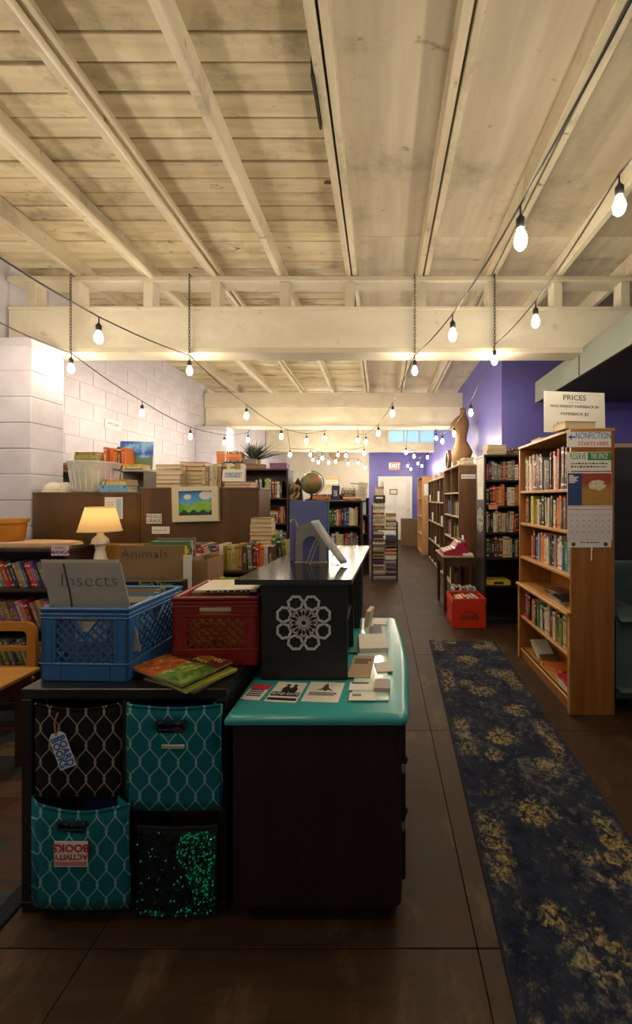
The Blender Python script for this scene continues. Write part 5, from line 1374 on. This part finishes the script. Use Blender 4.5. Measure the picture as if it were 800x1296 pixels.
# narrow case and further clutter
t3 = bookcase('narrow_bookcase', 'narrow dark bookcase behind the globe bookcase', (-.42, 7.3, 0), 0, .40, .3, 1.42, [.06, .42, .76, 1.1], M_DKBROWN, M_DKBROWN, .02)
o = MB().cbox(-.085, 0, 0, .085, .012, .24, .002).build('light_picture', mat('pale_blue_print', (.45, .55, .62), .6), None, loc=(-.36, 7.40, 1.103), rot=(R(-6), 0, 0)); tag(o, 'pale blue picture standing in the narrow dark bookcase', 'picture')
book((-.33, 7.38, .7605), .05, .15, .24, 0, 0, 'orange', 'orange book on the lower shelf of the narrow dark bookcase', 'books in the narrow bookcase', far=True)
stack((-.36, 7.44, 1.421), 0, 2, (.04, .05), (.16, .22), ['white'], 'white pile on top of the narrow dark bookcase', 'books in the narrow bookcase', far=True, order=['white', 'cream'])
book((-.50, 7.4, 1.4215), .2, .02, .3, 0, .1, 'white', 'white leaflet tilted upright on the narrow dark bookcase', 'books in the narrow bookcase', far=True, cat='leaflet')
t4 = bookcase('far_bookcase', 'far dark bookcase by the cream back wall under stacked cartons', (-1.05, 9.4, 0), 0, .95, .3, 1.5, [.06, .42, .76, 1.1], M_DKBROWN, M_DKBROWN, .02)
for k, (w_, h_, c) in enumerate(((.32, .13, (.55, .5, .42)), (.3, .1, (.5, .4, .2)), (.32, .12, (.62, .56, .46)), (.3, .08, (.5, .36, .14)))):
    carton('storage_carton', f'{("cream", "tan", "pale", "ochre")[k]} carton in the stack on the far dark bookcase, {("lowest", "second up", "third up", "topmost")[k]}', 'box', 420, 9.5, w_, .2, h_, 1.501 + sum((.13, .1, .12)[:k]) + .002 * k, c)
o = MB().lathe([(0, 0), (.34, 0), (.35, .02), (.33, .04), (.1, .05), (0, .05)], (0, 0, 0), 28).build('round_plaque', mat('tan_plaque', (.6, .45, .34), .6, (.5, .36, .26), (8, 8, 8)), None, True, (at(429, 571, 13.39).x, 13.395, at(429, 571, 13.39).z), (PI / 2, 0, 0)); tag(o, 'round tan plaque high on the cream back wall', 'plaque')

# tower of stacked books on a metal rack
TX, TY = at(487, 700, 6.75).x, 6.75
tw = thing('book_rack', 'dark metal rack crammed with flat stacks of books in the aisle', 'rack', (TX, TY, 0))
for sx in (-.215, .215):
    for sy in (0, .3): MB().cbox(sx - .012, sy, 0, sx + .012, sy + .024, 1.0 if sx > 0 else 1.3, .002).build('post', M_DKMETAL, tw)
for z_ in (.10, .36, .62, .88): MB().cbox(-.215, .0, z_ - .015, .215, .32, z_, .002).build('shelf', M_DKBROWN, tw)
G = 'books stacked on the metal rack'
rk = random.Random(12); nmz = sorted(set(DARK + BEIGE)); b = MB()
for z_, n1, n2 in ((.10, 7, 6), (.36, 6, 7), (.62, 7, 6)):
    for cx_, n_ in ((-.105, n1), (.105, n2)):
        zz = z_ + .001
        for k in range(n_):
            h_ = rk.uniform(.02, .036); w_ = rk.uniform(.08, .1); e_ = rk.uniform(-.008, .008); mi = nmz.index(rk.choice(DARK + BEIGE))
            if zz + h_ > z_ + .24: break
            b.box(cx_ - w_ + e_, .03 + rk.uniform(-.02, .02), zz, cx_ + w_ + e_, .24, zz + h_, mi); zz += h_ + .001
tag(b.build('shelved_books', [mat('spine_' + c.replace(' ', '_'), COLS[c], .6) for c in nmz], tw), kind='stuff')
zl = stack((TX - .105, TY + .13, .881), 0, 13, (.026, .042), (.16, .215), BEIGE + ['white', 'cream', 'grey', 'dark red'], 'tall left pile on the metal rack top', G, far=True, jit=.1)
zr = stack((TX + .105, TY + .13, .881), 0, 9, (.024, .036), (.15, .19), BEIGE + ['dark red', 'navy', 'white'], 'tall right pile on the metal rack top', G, far=True, jit=.12)
cb_ = thing('card_box', 'dark index-card box on the tall left pile of the rack', 'box', (TX - .09, TY + .03, zl + .001)); MB().cbox(-.1, 0, 0, .1, .18, .13, .004).build('box_body', M_DKBROWN, cb_); MB().box(-.06, -.002, .07, .06, 0, .1).build('label_card', M_PAPER, cb_)
stack((TX - .09, TY + .12, zl + .132), 0, 4, (.03, .04), (.12, .16), BEIGE, 'little pile over the index-card box', G, far=True, jit=.15)
o = MB().lathe([(0, 0), (.035, 0), (.045, .05), (.03, .09), (.036, .10), (.0, .10)], (0, 0, 0), 12).build('white_jar', M_LB, None, True, (TX - .06, TY + .12, zl + .132 + .15)); o.location.z = zl + .132 + .145; tag(o, 'small white jar topping the book rack', 'jar')

# ------------------------------------------------------------------ right of the aisle
# black bookcase facing us beside the oak bookcase
KX0, KX1, KY = 1.163, 1.94, 4.44
kb2 = bookcase('black_bookcase', 'tall black bookcase facing the room between oak bookcase and typewriter table', ((KX0 + KX1) / 2, KY, 0), 0, KX1 - KX0, .36, 1.905, [.07, .43, .745, 1.03, 1.33, 1.62], M_BLACK, M_BLACK, .024)
bs = ((KX0 + KX1) / 2, KY, 0); L0, L1 = -(KX1 - KX0) / 2 + .03, .05
G = 'books on the tall black bookcase'
for z_, nm, sd, pal, hr in ((1.565, 'top shelf', 1, ['tan', 'cream', 'black', 'red', 'white', 'grey', 'navy'], (.2, .29)), (1.20, 'second shelf', 2, ['brown', 'black', 'grey', 'cream', 'red', 'white', 'orange'], (.2, .25)), (.87, 'third shelf', 3, ['black', 'red', 'white', 'cream', 'grey', 'tan', 'black'], (.2, .25)), (.535, 'fourth shelf', 4, ['grey', 'dark green', 'black', 'teal', 'cream', 'dark red'], (.2, .26))): pass
for i, (nm, pal, hr) in enumerate((('top shelf', ['tan', 'cream', 'black', 'red', 'white', 'grey', 'navy'], (.17, .235)), ('second shelf', ['brown', 'black', 'grey', 'cream', 'red', 'white', 'orange'], (.2, .25)),
                                   ('third shelf', ['black', 'red', 'white', 'cream', 'grey', 'tan', 'black'], (.2, .245)), ('fourth shelf', ['grey', 'dark green', 'black', 'teal', 'cream', 'dark red'], (.2, .245)))):
    shelf_row(bs, 0, L0, L1, .03, (1.62, 1.33, 1.03, .745)[i], hr, (.022, .045), pal, f'{nm} of the tall black bookcase', 'left end', 'upright books on the tall black bookcase', far=True, seed=41 + i, name='paperback', cat='paperback')  # plain upright books, binding not known
yb = thing('yellow_box', 'yellow board-game box lying low in the tall black bookcase', 'box', (bs[0] - .22, KY + .03, .431)); MB().cbox(-.14, 0, 0, .14, .22, .05, .003).build('box_base', mat('yellow_card', (.6, .42, .03), .6), yb); MB().cbox(-.05, -.001, .01, .06, .0, .04, .0003).build('print_panel', M_INK, yb)
stack((bs[0] - .23, KY + .15, 1.906), 0, 4, (.022, .034), (.17, .24), BEIGE, 'cream pile at the left of the tall black bookcase top', G, pages=True, far=True, jit=.15)
stack((bs[0] + .02, KY + .15, 1.906), 0, 3, (.02, .03), (.16, .22), ['tan', 'brown', 'cream'], 'tan pile in the middle of the tall black bookcase top', G, far=True, jit=.1)
rs_ = MB().cbox(-.10, -.001, 0, .0, .004, .05, .001).build('shelf_label', mat('pink_card', (.62, .25, .16), .7), None, loc=(bs[0] - .24, KY - .006, 1.29)); tag(rs_, 'salmon label on the second shelf edge of the black bookcase', 'label')
side = thing('side_notices', 'white printed strip taped down the aisle side of the black bookcase', 'notice', (KX0 - .0015, KY + .17, 1.6), -PI / 2); MB().box(-.13, -.001, -.2, .13, .001, .28).build('sheet', M_PAPER, side); scribble(side, -.11, .11, -.001, .2, .012, 12, mat('light_grey_ink', (.4, .38, .35), .8), seed=2)
ld = thing('lace_doily', 'white lace doily hung on the aisle side of the black bookcase', 'ornament', (KX0 - .003, KY + .17, 1.16), -PI / 2)
b = MB()
for k in range(8):
    a = 2 * PI * k / 8
    b.tube([(.09 * math.cos(a) + .05 * math.cos(q_ * PI / 5), -.001, .09 * math.sin(a) + .05 * math.sin(q_ * PI / 5)) for q_ in range(10)], .008, 4, closed=True, flat=.3)
b.build('lattice_rosette', M_LACE, ld, True)

# writing table with the pink typewriter
wt = thing('side_table', 'dark brown wooden side table carrying the pink typewriter', 'table', (.975, 5.16, 0))
M_WT = mat('walnut_stain', (.055, .022, .010), .45, (.04, .016, .008), (4, 30, 4))
MB().cbox(-.215, -.31, .675, .18, .34, .70, .006).build('tabletop', mat('worn_table_top', (.30, .21, .14), .4, (.2, .13, .08), (5, 5, 5)), wt)
MB().cbox(-.195, -.29, .575, .165, .32, .675, .004).build('apron', M_WT, wt)
for sx in (-.175, .145):
    for sy in (-.27, .30): MB().lathe([(.014, 0), (.02, .08), (.024, .3), (.02, .5), (.026, .53), (.026, .575)], (sx, sy, 0), 12).build('leg', M_WT, wt, True)
ty = thing('typewriter', 'glossy pink vintage typewriter with white keys on the side table', 'typewriter', (.945, 5.10, .7005), -PI / 2)
M_PINK = mat('pink_enamel', (.36, .022, .075), .25, (.32, .02, .065), (4, 4, 4))
MB().prism([(-.16, 0), (.15, 0), (.15, .13), (.10, .15), (.02, .15), (-.02, .09), (-.16, .035)], -.16, .16, 'x').build('body', M_PINK, ty)
MB().tube([(-.19, .115, .165), (.19, .115, .165)], .019, 12).build('platen', M_SOCKET, ty, True)
for sx in (-1, 1): MB().tube([(sx * .19, .115, .165), (sx * .215, .115, .165)], .024, 12).build('platen_knob', M_PINK, ty, True)
k_ = MB().lathe([(.0095, 0), (.011, .006), (.009, .010), (0, .0105)], (0, 0, 0), 8).mesh('key', mat('ivory_key', (.6, .55, .46), .4), True)
for r_ in range(4):
    for c_ in range(9): inst(k_, 'key', ty, (-.115 + c_ * .028 + r_ * .006, -.142 + r_ * .03, .042 + r_ * .0125))
for k, sx in enumerate((-.06, .06)): MB().lathe([(0, 0), (.035, 0), (.037, .01), (.02, .022), (0, .024)], (sx, .05, .15), 14).build('ribbon_spool', M_PAPER if k else M_METAL, ty, True)
MB().cbox(-.05, .112, .175, .05, .116, .235, .001).build('paper_rest', M_PAPER, ty)
o = MB().cbox(-.06, -.08, 0, .06, .08, .025, .002).build('notepad', M_PAPER, None, loc=(1.085, 4.96, .7005)); tag(o, 'white notepad on the side table beside the typewriter', 'notepad')
r2c = milk_crate('bright red crate with a worn crest on the floor before the black bookcase', (.965, 4.30, .0005), R(1), .365, .36, .32, M_CRED2, 'slot', panel=True)
b = MB()
rp = random.Random(3)
for k in range(26):
    a = PI * k / 25; b.box(.10 * math.cos(a) - .006, -.0025, .09 + .10 * math.sin(a) * .9, .10 * math.cos(a) + .006, -.0012, .10 + .10 * math.sin(a) * .9)
for k in range(14): 
    x = -.08 + k * .0123; hgt = rp.uniform(.03, .085); b.box(x, -.0022, .085, x + .008, -.0012, .09 + hgt)
tag(b.build('worn_crest', mat('worn_black_print', (.16, .03, .02), .8), r2c), kind='stuff')
for k in range(7):
    col = ['white', 'cream', 'red', 'white', 'tan', 'light blue', 'white'][k]
    book((.86 + k * .034, 4.33, .013), .028, .2, .30 + .01 * (k % 3), R(1), 0, col, f'{col} record-size book in the bright red crate, {ordinal(k)} from the left', 'books in the bright red crate', far=True)
b2c = milk_crate('navy blue crate of books under the typewriter table', (.995, 4.672, .0005), 0, .32, .18, .32, mat('navy_plastic', (.02, .035, .10), .4), 'slot', panel=True)
for k in range(7):
    col = ['white', 'navy', 'cream', 'grey', 'white', 'light blue', 'cream'][k]
    book((.865 + k * .042, 4.69, .013), .032, .14, .335 + .008 * (k % 3), 0, 0, col, f'{col} tall book in the navy crate, {ordinal(k)} from the left', 'books in the navy crate', far=True)

# brown and black shelves down the right wall
s1 = bookcase('brown_wall_shelf', 'brown wall bookcase with a white label under the dress form', (1.10, 6.22, 0), -PI / 2, 1.30, .30, 1.895, [.07, .45, .80, 1.15, 1.50], mat('chestnut_wood', (.17, .082, .022), .45, (.11, .05, .014), (14, 14, 2)), mat('pale_shelf_edge', (.42, .34, .24), .6), .022)
MB().box(-.01, .005, .07, .01, .28, 1.87).build('divider', M_BROWN, s1)
def stuff_row(parent, Wd, zs, seed, pal=DARK, hr=(.16, .25), fill=.9):
    r = random.Random(seed); mm = {c: mat('spine_' + c.replace(' ', '_'), COLS[c], .6) for c in COLS}
    b = MB(); names = sorted(set(pal)); 
    for z_ in zs:
        x = -Wd / 2 + .03
        while x < Wd / 2 - .06:
            w_ = r.uniform(.02, .045); h_ = r.uniform(*hr)
            if r.random() < fill: b.box(x, .05 + r.uniform(0, .02), z_ + .001, x + w_, .2, z_ + h_, names.index(r.choice(pal)))
            x += w_ + .002
    return tag(b.build('shelved_books', [mm[c] for c in names], parent), kind='stuff')
stuff_row(s1, 1.3, (.07, .45, .80, 1.15), 3)
t = thing('shelf_label', 'long white label on the end of the brown wall bookcase', 'label', (1.225, 5.5685, 1.72)); MB().box(-.09, -.001, -.03, .11, .001, .03).build('card', M_PAPER, t); scribble(t, -.07, .09, -.001, -.006, .014, 1, M_GREYINK, seed=2, step=.016)
s2 = bookcase('cubby_shelf', 'black cubby shelf with a white top further down the right wall', (1.10, 8.05, 0), -PI / 2, 2.2, .30, 1.80, [.07, .5, .92, 1.34], M_DKBROWN, mat('pale_shelf_edge', (.42, .34, .24), .6), .026)
for k in range(4): MB().box(-1.1 + .44 * (k + 1) - .012, .002, .07, -1.1 + .44 * (k + 1) + .012, .28, 1.775).build('divider', M_BROWN, s2)
stuff_row(s2, 2.2, (.07, .5, .92, 1.34), 8, DARK + ['white', 'yellow'], fill=.45)
for k in range(5):
    o = MB().cbox(0, -.05, 0, .06, .05, (.16, .2, .12, .18, .14)[k], .003).build('white_packet', M_PAPER, None, loc=(1.105, 7.2 + k * .42, (.925, 1.345, .505, .925, 1.345)[k])); tag(o, ('squat', 'tall', 'small', 'plump', 'thin')[k] + ' white packet in the cubby shelf, ' + ORD[k] + ' cubby from the dress form', 'packet', 'packets in the cubby shelf')
s3 = bookcase('pine_wall_shelf', 'pale pine bookcase with a white paper at the far right of the aisle', (1.02, 10.4, 0), -PI / 2, 1.2, .3, 1.95, [.07, .5, .95, 1.4], mat('pale_pine', (.50, .29, .12), .5, (.42, .23, .09), (14, 14, 2)), None, .024)
t = thing('notice_sheet', 'white paper on the end of the pale pine bookcase', 'notice', (1.16, 9.796, 1.62)); MB().box(-.09, -.001, -.14, .09, .001, .14).build('sheet', M_PAPER, t)
o = carton('cardboard_carton', 'brown carton on the floor by the far end of the aisle', 'box', 519, 11.6, .5, .4, .8, .001, (.17, .10, .045))
# piles on top of the right shelves
G = 'books on top of the right wall shelves'
for k, (yy, n_, zt_, pl_) in enumerate(((5.66, 3, 1.896, 'near end of the brown wall bookcase'), (5.95, 3, 1.896, 'brown wall bookcase top below the dress form'), (7.1, 3, 1.801, 'near end of the cubby shelf top'), (7.9, 4, 1.801, 'middle of the cubby shelf top'), (8.7, 3, 1.801, 'far end of the cubby shelf top'))):
    stack((1.235, yy, zt_), -PI / 2, n_, (.02, .034), (.16, .22), BEIGE + ['brown', 'white'], 'pile at the ' + pl_, G, far=True, pages=True, jit=.12, seed=60 + k)

# dress form on the brown wall shelf
DF = thing('dress_form', 'tan wicker dress form torso on top of the brown wall bookcase', 'dress form', (1.25, 6.25, 1.896))
secs = [(a * 1.1, b * c_, c * c_, d) for (a, b, c, d), c_ in zip([(0, .115, .10, 0), (.05, .135, .115, 0), (.14, .158, .14, .01), (.23, .165, .15, .022), (.31, .14, .125, .012), (.39, .112, .095, 0), (.47, .118, .105, -.006), (.55, .142, .128, -.018), (.62, .15, .12, -.02), (.68, .135, .09, -.01), (.735, .09, .07, 0), (.76, .055, .055, .004), (.80, .046, .046, .006), (.83, .05, .05, .006)], (1, 1, 1.04, 1.06, .98, .86, .92, 1.04, 1.08, 1.05, 1, 1, 1, 1))]
b = MB(); n = 24; vs = []
for z_, rx, ry, off in secs:
    for j in range(n):
        a = 2 * PI * j / n; fr = .035 * math.exp(-((z_ - .63) / .06) ** 2) * max(0, math.cos(2 * (a - PI))) * (1 if math.cos(a) < 0 else 0)
        vs.append((off * 1.6 + (rx + fr) * math.cos(a) * .86, (ry + fr * .3) * math.sin(a) * 1.18, z_))
fs = [(i * n + j, i * n + (j + 1) % n, (i + 1) * n + (j + 1) % n, (i + 1) * n + j) for i in range(len(secs) - 1) for j in range(n)] + [tuple(range(n))[::-1], tuple(range((len(secs) - 1) * n, len(secs) * n))]
b.add(vs, fs)
def wick():
    m, nt, b_ = new_mat('woven_wicker'); w = node(nt, 'ShaderNodeTexWave', i_Scale=28., i_Distortion=1.); w.bands_direction = 'Z'; nt.links.new(coords(nt), w.inputs[0])
    nt.links.new(mixc(nt, w.outputs['Fac'], (.22, .11, .034), (.31, .17, .062)), b_.inputs['Base Color']); b_.inputs['Roughness'].default_value = .6; bumpit(nt, b_, w.outputs['Fac'], .5, .006); return m
b.build('torso', wick(), DF, True)
MB().lathe([(.05, .912), (.052, .93), (.03, .945), (0, .95)], (.008, 0, 0), 14).build('neck_cap', M_BROWN, DF, True)
DF.rotation_euler = (0, R(3), R(15))
o = MB().ring([(.16 * math.cos(i * PI / 10), .17 * math.sin(i * PI / 10) + .17) for i in range(20)], [(.12 * math.cos(i * PI / 10), .13 * math.sin(i * PI / 10) + .17) for i in range(20)], -.03, .03, 'x').build('wicker_hoop', M_BROWN, None, True, (1.15, 6.72, 1.896)); tag(o, 'round brown wicker hoop standing behind the dress form', 'ornament')

# black cabinet, board and armchair right of the oak bookcase
bk = thing('black_cabinet', 'tall black cabinet behind the green armchair at the right', 'cabinet', (2.20, 3.45, 0))
MB().cbox(-.40, 0, 0, .9, .5, 1.86, .004).build('carcass', M_SOFFITD, bk)
dd = MB().cbox(-.39, -.02, .06, .25, 0, 1.84, .003).build('door', M_SOFFITD, bk); MB().lathe([(0, 0), (.012, .004), (.014, .016), (0, .022)], (0, 0, 0), 10).build('knob', M_GOLD, dd, True, (-.345, -.02, 1.1), (PI / 2, 0, 0))
o = MB().cbox(-.42, 0, 0, .5, .2, .035, .003).build('loose_board', mat('pale_board', (.45, .33, .2), .6), None, loc=(2.2, 3.47, 1.861)); tag(o, 'pale loose board lying on top of the black cabinet', 'board')
ac = thing('armchair', 'worn green velvet armchair half hidden behind the oak bookcase', 'armchair', (2.05, 3.0, 0))
M_VEL = mat('green_velvet', (.04, .085, .065), .8, (.06, .115, .088), (9, 9, 9), bump=.4)
M_VEL.node_tree.nodes['Principled BSDF'].inputs['Sheen Weight'].default_value = .25
def soft(b, x0, y0, z0, x1, y1, z1, rr):
    bm = bmesh.new(); bmesh.ops.create_cube(bm, size=1)
    for v in bm.verts: v.co = Vector(((x0 + x1) / 2 + v.co.x * (x1 - x0), (y0 + y1) / 2 + v.co.y * (y1 - y0), (z0 + z1) / 2 + v.co.z * (z1 - z0)))
    bmesh.ops.bevel(bm, geom=bm.edges[:], offset=rr, segments=4, affect='EDGES', profile=.5); bm.verts.index_update()
    b.add([v.co for v in bm.verts], [[v.index for v in f.verts] for f in bm.faces]); bm.free(); return b
soft(MB(), -.40, .14, .30, .40, .38, .90, .09).build('backrest', M_VEL, ac, True)
soft(MB(), -.27, -.36, .34, .27, .20, .50, .05).build('seat_cushion', M_VEL, ac, True)
for sx in (-1, 1): soft(MB(), sx * .26, -.38, .16, sx * .42, .22, .62, .07).build('armrest', M_VEL, ac, True)
soft(MB(), -.40, -.36, .10, .40, .34, .36, .03).build('seat_base', M_VEL, ac, True)
for sx in (-.34, .34):
    for sy in (-.30, .28): MB().lathe([(.018, 0), (.026, .11)], (sx, sy, 0), 8).build('leg', M_DKBROWN, ac, True)

# ------------------------------------------------------------------ string lights
sock = MB().lathe([(.006, .012), (.010, .004), (.017, -.004), (.017, -.034), (.014, -.040), (0, -.040)], (0, 0, 0), 10).mesh('socket', M_SOCKET, True)
loop = MB().tube([(0, 0, .05), (0, .002, .03), (0, 0, .01)], .004, 6).mesh('drop_wire', M_SOCKET)
def bulb_mesh(m, s=1.):
    return MB().lathe([(.009 * s, -.038), (.015 * s, -.046), (.026 * s, -.066), (.030 * s, -.085), (.026 * s, -.104), (.013 * s, -.116), (0, -.119)], (0, 0, 0), 10).mesh('bulb', m, True)
BN, BF = bulb_mesh(M_GLOW, .8), bulb_mesh(M_GLOWF, .9)


def string_lights(label, bulbs, pre, post, far=False, sag=.05, hooks=((), ())):
    """bulbs: (px, py, depth) of each lit bulb; pre/post: world points of the cable before and after"""
    P0 = [at(*b_) + Vector((0, 0, .135)) for b_ in bulbs]
    o = thing('string_lights', label, 'string lights', tuple(P0[0]), 0, 'string lights along the ceiling')
    org = P0[0]; allp = [Vector(p) for p in pre] + P0 + [Vector(p) for p in post]
    run = [Vector(p) for p in hooks[0]] + allp + [Vector(p) for p in hooks[1]]
    pts = []
    for i in range(len(run) - 1):
        a, b_ = run[i], run[i + 1]
        for k in range(6):
            s_ = k / 6; pts.append(a.lerp(b_, s_) - Vector((0, 0, sag * .35 * math.sin(PI * s_) * (b_ - a).length)))
    pts.append(run[-1])
    MB().tube([p - org for p in pts], .0048 if not far else .004, 6).build('cable', M_SOCKET, o, True)
    for p in allp:
        s_ = inst(sock, 'socket', o, p - org - Vector((0, 0, .05)))
        inst(loop, 'drop_wire', s_); inst(BF if far else BN, 'bulb', s_)
    return o


string_lights('string of lit bulbs sagging from the left front to the second beam', [(125, 428, 2.5), (240, 470, 3.34), (312, 527, 4.55), (356, 553, 5.6), (388, 559, 6.5), (411, 555, 7.05)], [(-1.8, .65, 2.58), (-1.81, 1.6, 2.57)], [], hooks=([(-1.8, WF + .1, 2.75)], [(-.98, 7.17, 2.70)]))
string_lights('string of lit bulbs running along the white block wall', [(90, 467, 3.34), (180, 523, 4.4), (241, 553, 5.4), (284, 561, 6.2), (314, 557, 7.05)], [(-2.45, .8, 2.58), (-2.46, 1.7, 2.57), (-2.5, 2.55, 2.57)], [], hooks=([(-2.45, WF + .1, 2.75)], [(-2.36, 7.17, 2.70)]))
string_lights('string of lit bulbs from upper right towards the middle of the second beam', [(659, 305, 1.46), (573, 425, 2.44), (525, 470, 3.34), (497, 524, 4.5), (479, 549, 5.5), (463, 560, 6.4), (453, 558, 7.05)], [(.6, .5, 2.6)], [], hooks=([(.72, WF + .1, 2.75)], [(-.42, 7.17, 2.70)]))
string_lights('string of lit bulbs along the purple wall on the right', [(784, 262, 1.6), (678, 408, 2.5), (626, 457, 3.34), (596, 523, 4.4), (575, 550, 5.4), (560, 559, 6.3), (552, 555, 7.05)], [(.97, .7, 2.68)], [], hooks=([(.97, WF + .1, 2.8)], [(.98, 7.17, 2.70)]))
string_lights('far string of small bulbs on the left past the second beam', [(367, 576, 7.7), (393, 576, 8.3), (408, 580, 8.9), (403, 585, 9.6), (416, 586, 10.2), (396, 582, 10.8)], [], [], True, hooks=([(-1.75, 7.39, 2.70)], [(-1.9, 10.97, 2.72)]))
string_lights('far string of small bulbs in the middle past the second beam', [(461, 574, 7.8), (438, 577, 8.5), (428, 576, 9.2), (425, 584, 10.0), (441, 587, 10.7), (453, 586, 11.5), (463, 592, 12.4)], [], [], True, hooks=([(-.33, 7.39, 2.70)], [(-.45, 13.39, 2.75)]))
string_lights('far string of small bulbs before the purple back wall', [(514, 573, 7.8), (524, 578, 8.6), (541, 579, 9.3), (529, 587, 10.3), (534, 590, 11.0), (516, 590, 11.6), (520, 594, 12.3)], [], [], True, hooks=([(.5, 7.39, 2.70)], [(.95, 13.36, 2.75)]))
# chains that carry the strings from the first beam
def chain(label, x, z0, y=3.335):
    b = MB(); z_ = 3.30; k = 0
    b.tube([(0, .045, z_ - z0 + .005), (0, .0, z_ - z0 + .012), (0, -.004, z_ - z0)], .004, 5)
    while z_ > z0 + .02:
        pts = []
        for j in range(8):
            a = 2 * PI * j / 8; u, v = .008 * math.cos(a), .017 * math.sin(a) + z_ - .014 - z0; pts.append((u, 0, v) if k % 2 else (0, u, v))
        b.tube(pts, .0028, 4, closed=True); z_ -= .026; k += 1
    o = b.build('hanging_chain', M_DKMETAL, None, True, (x, y, z0)); return tag(o, label, 'chain', 'chains hanging from the first beam')
for k, (px, py, lab) in enumerate(((90, 467, 'thin chain by the white pier holding the wall string'), (240, 470, 'thin chain on the beam left of centre holding a string'), (525, 470, 'thin chain on the beam right of centre holding a string'), (626, 457, 'thin chain on the beam nearest the purple wall'))):
    p = at(px, py, 3.34); chain(lab, p.x, p.z + .13)
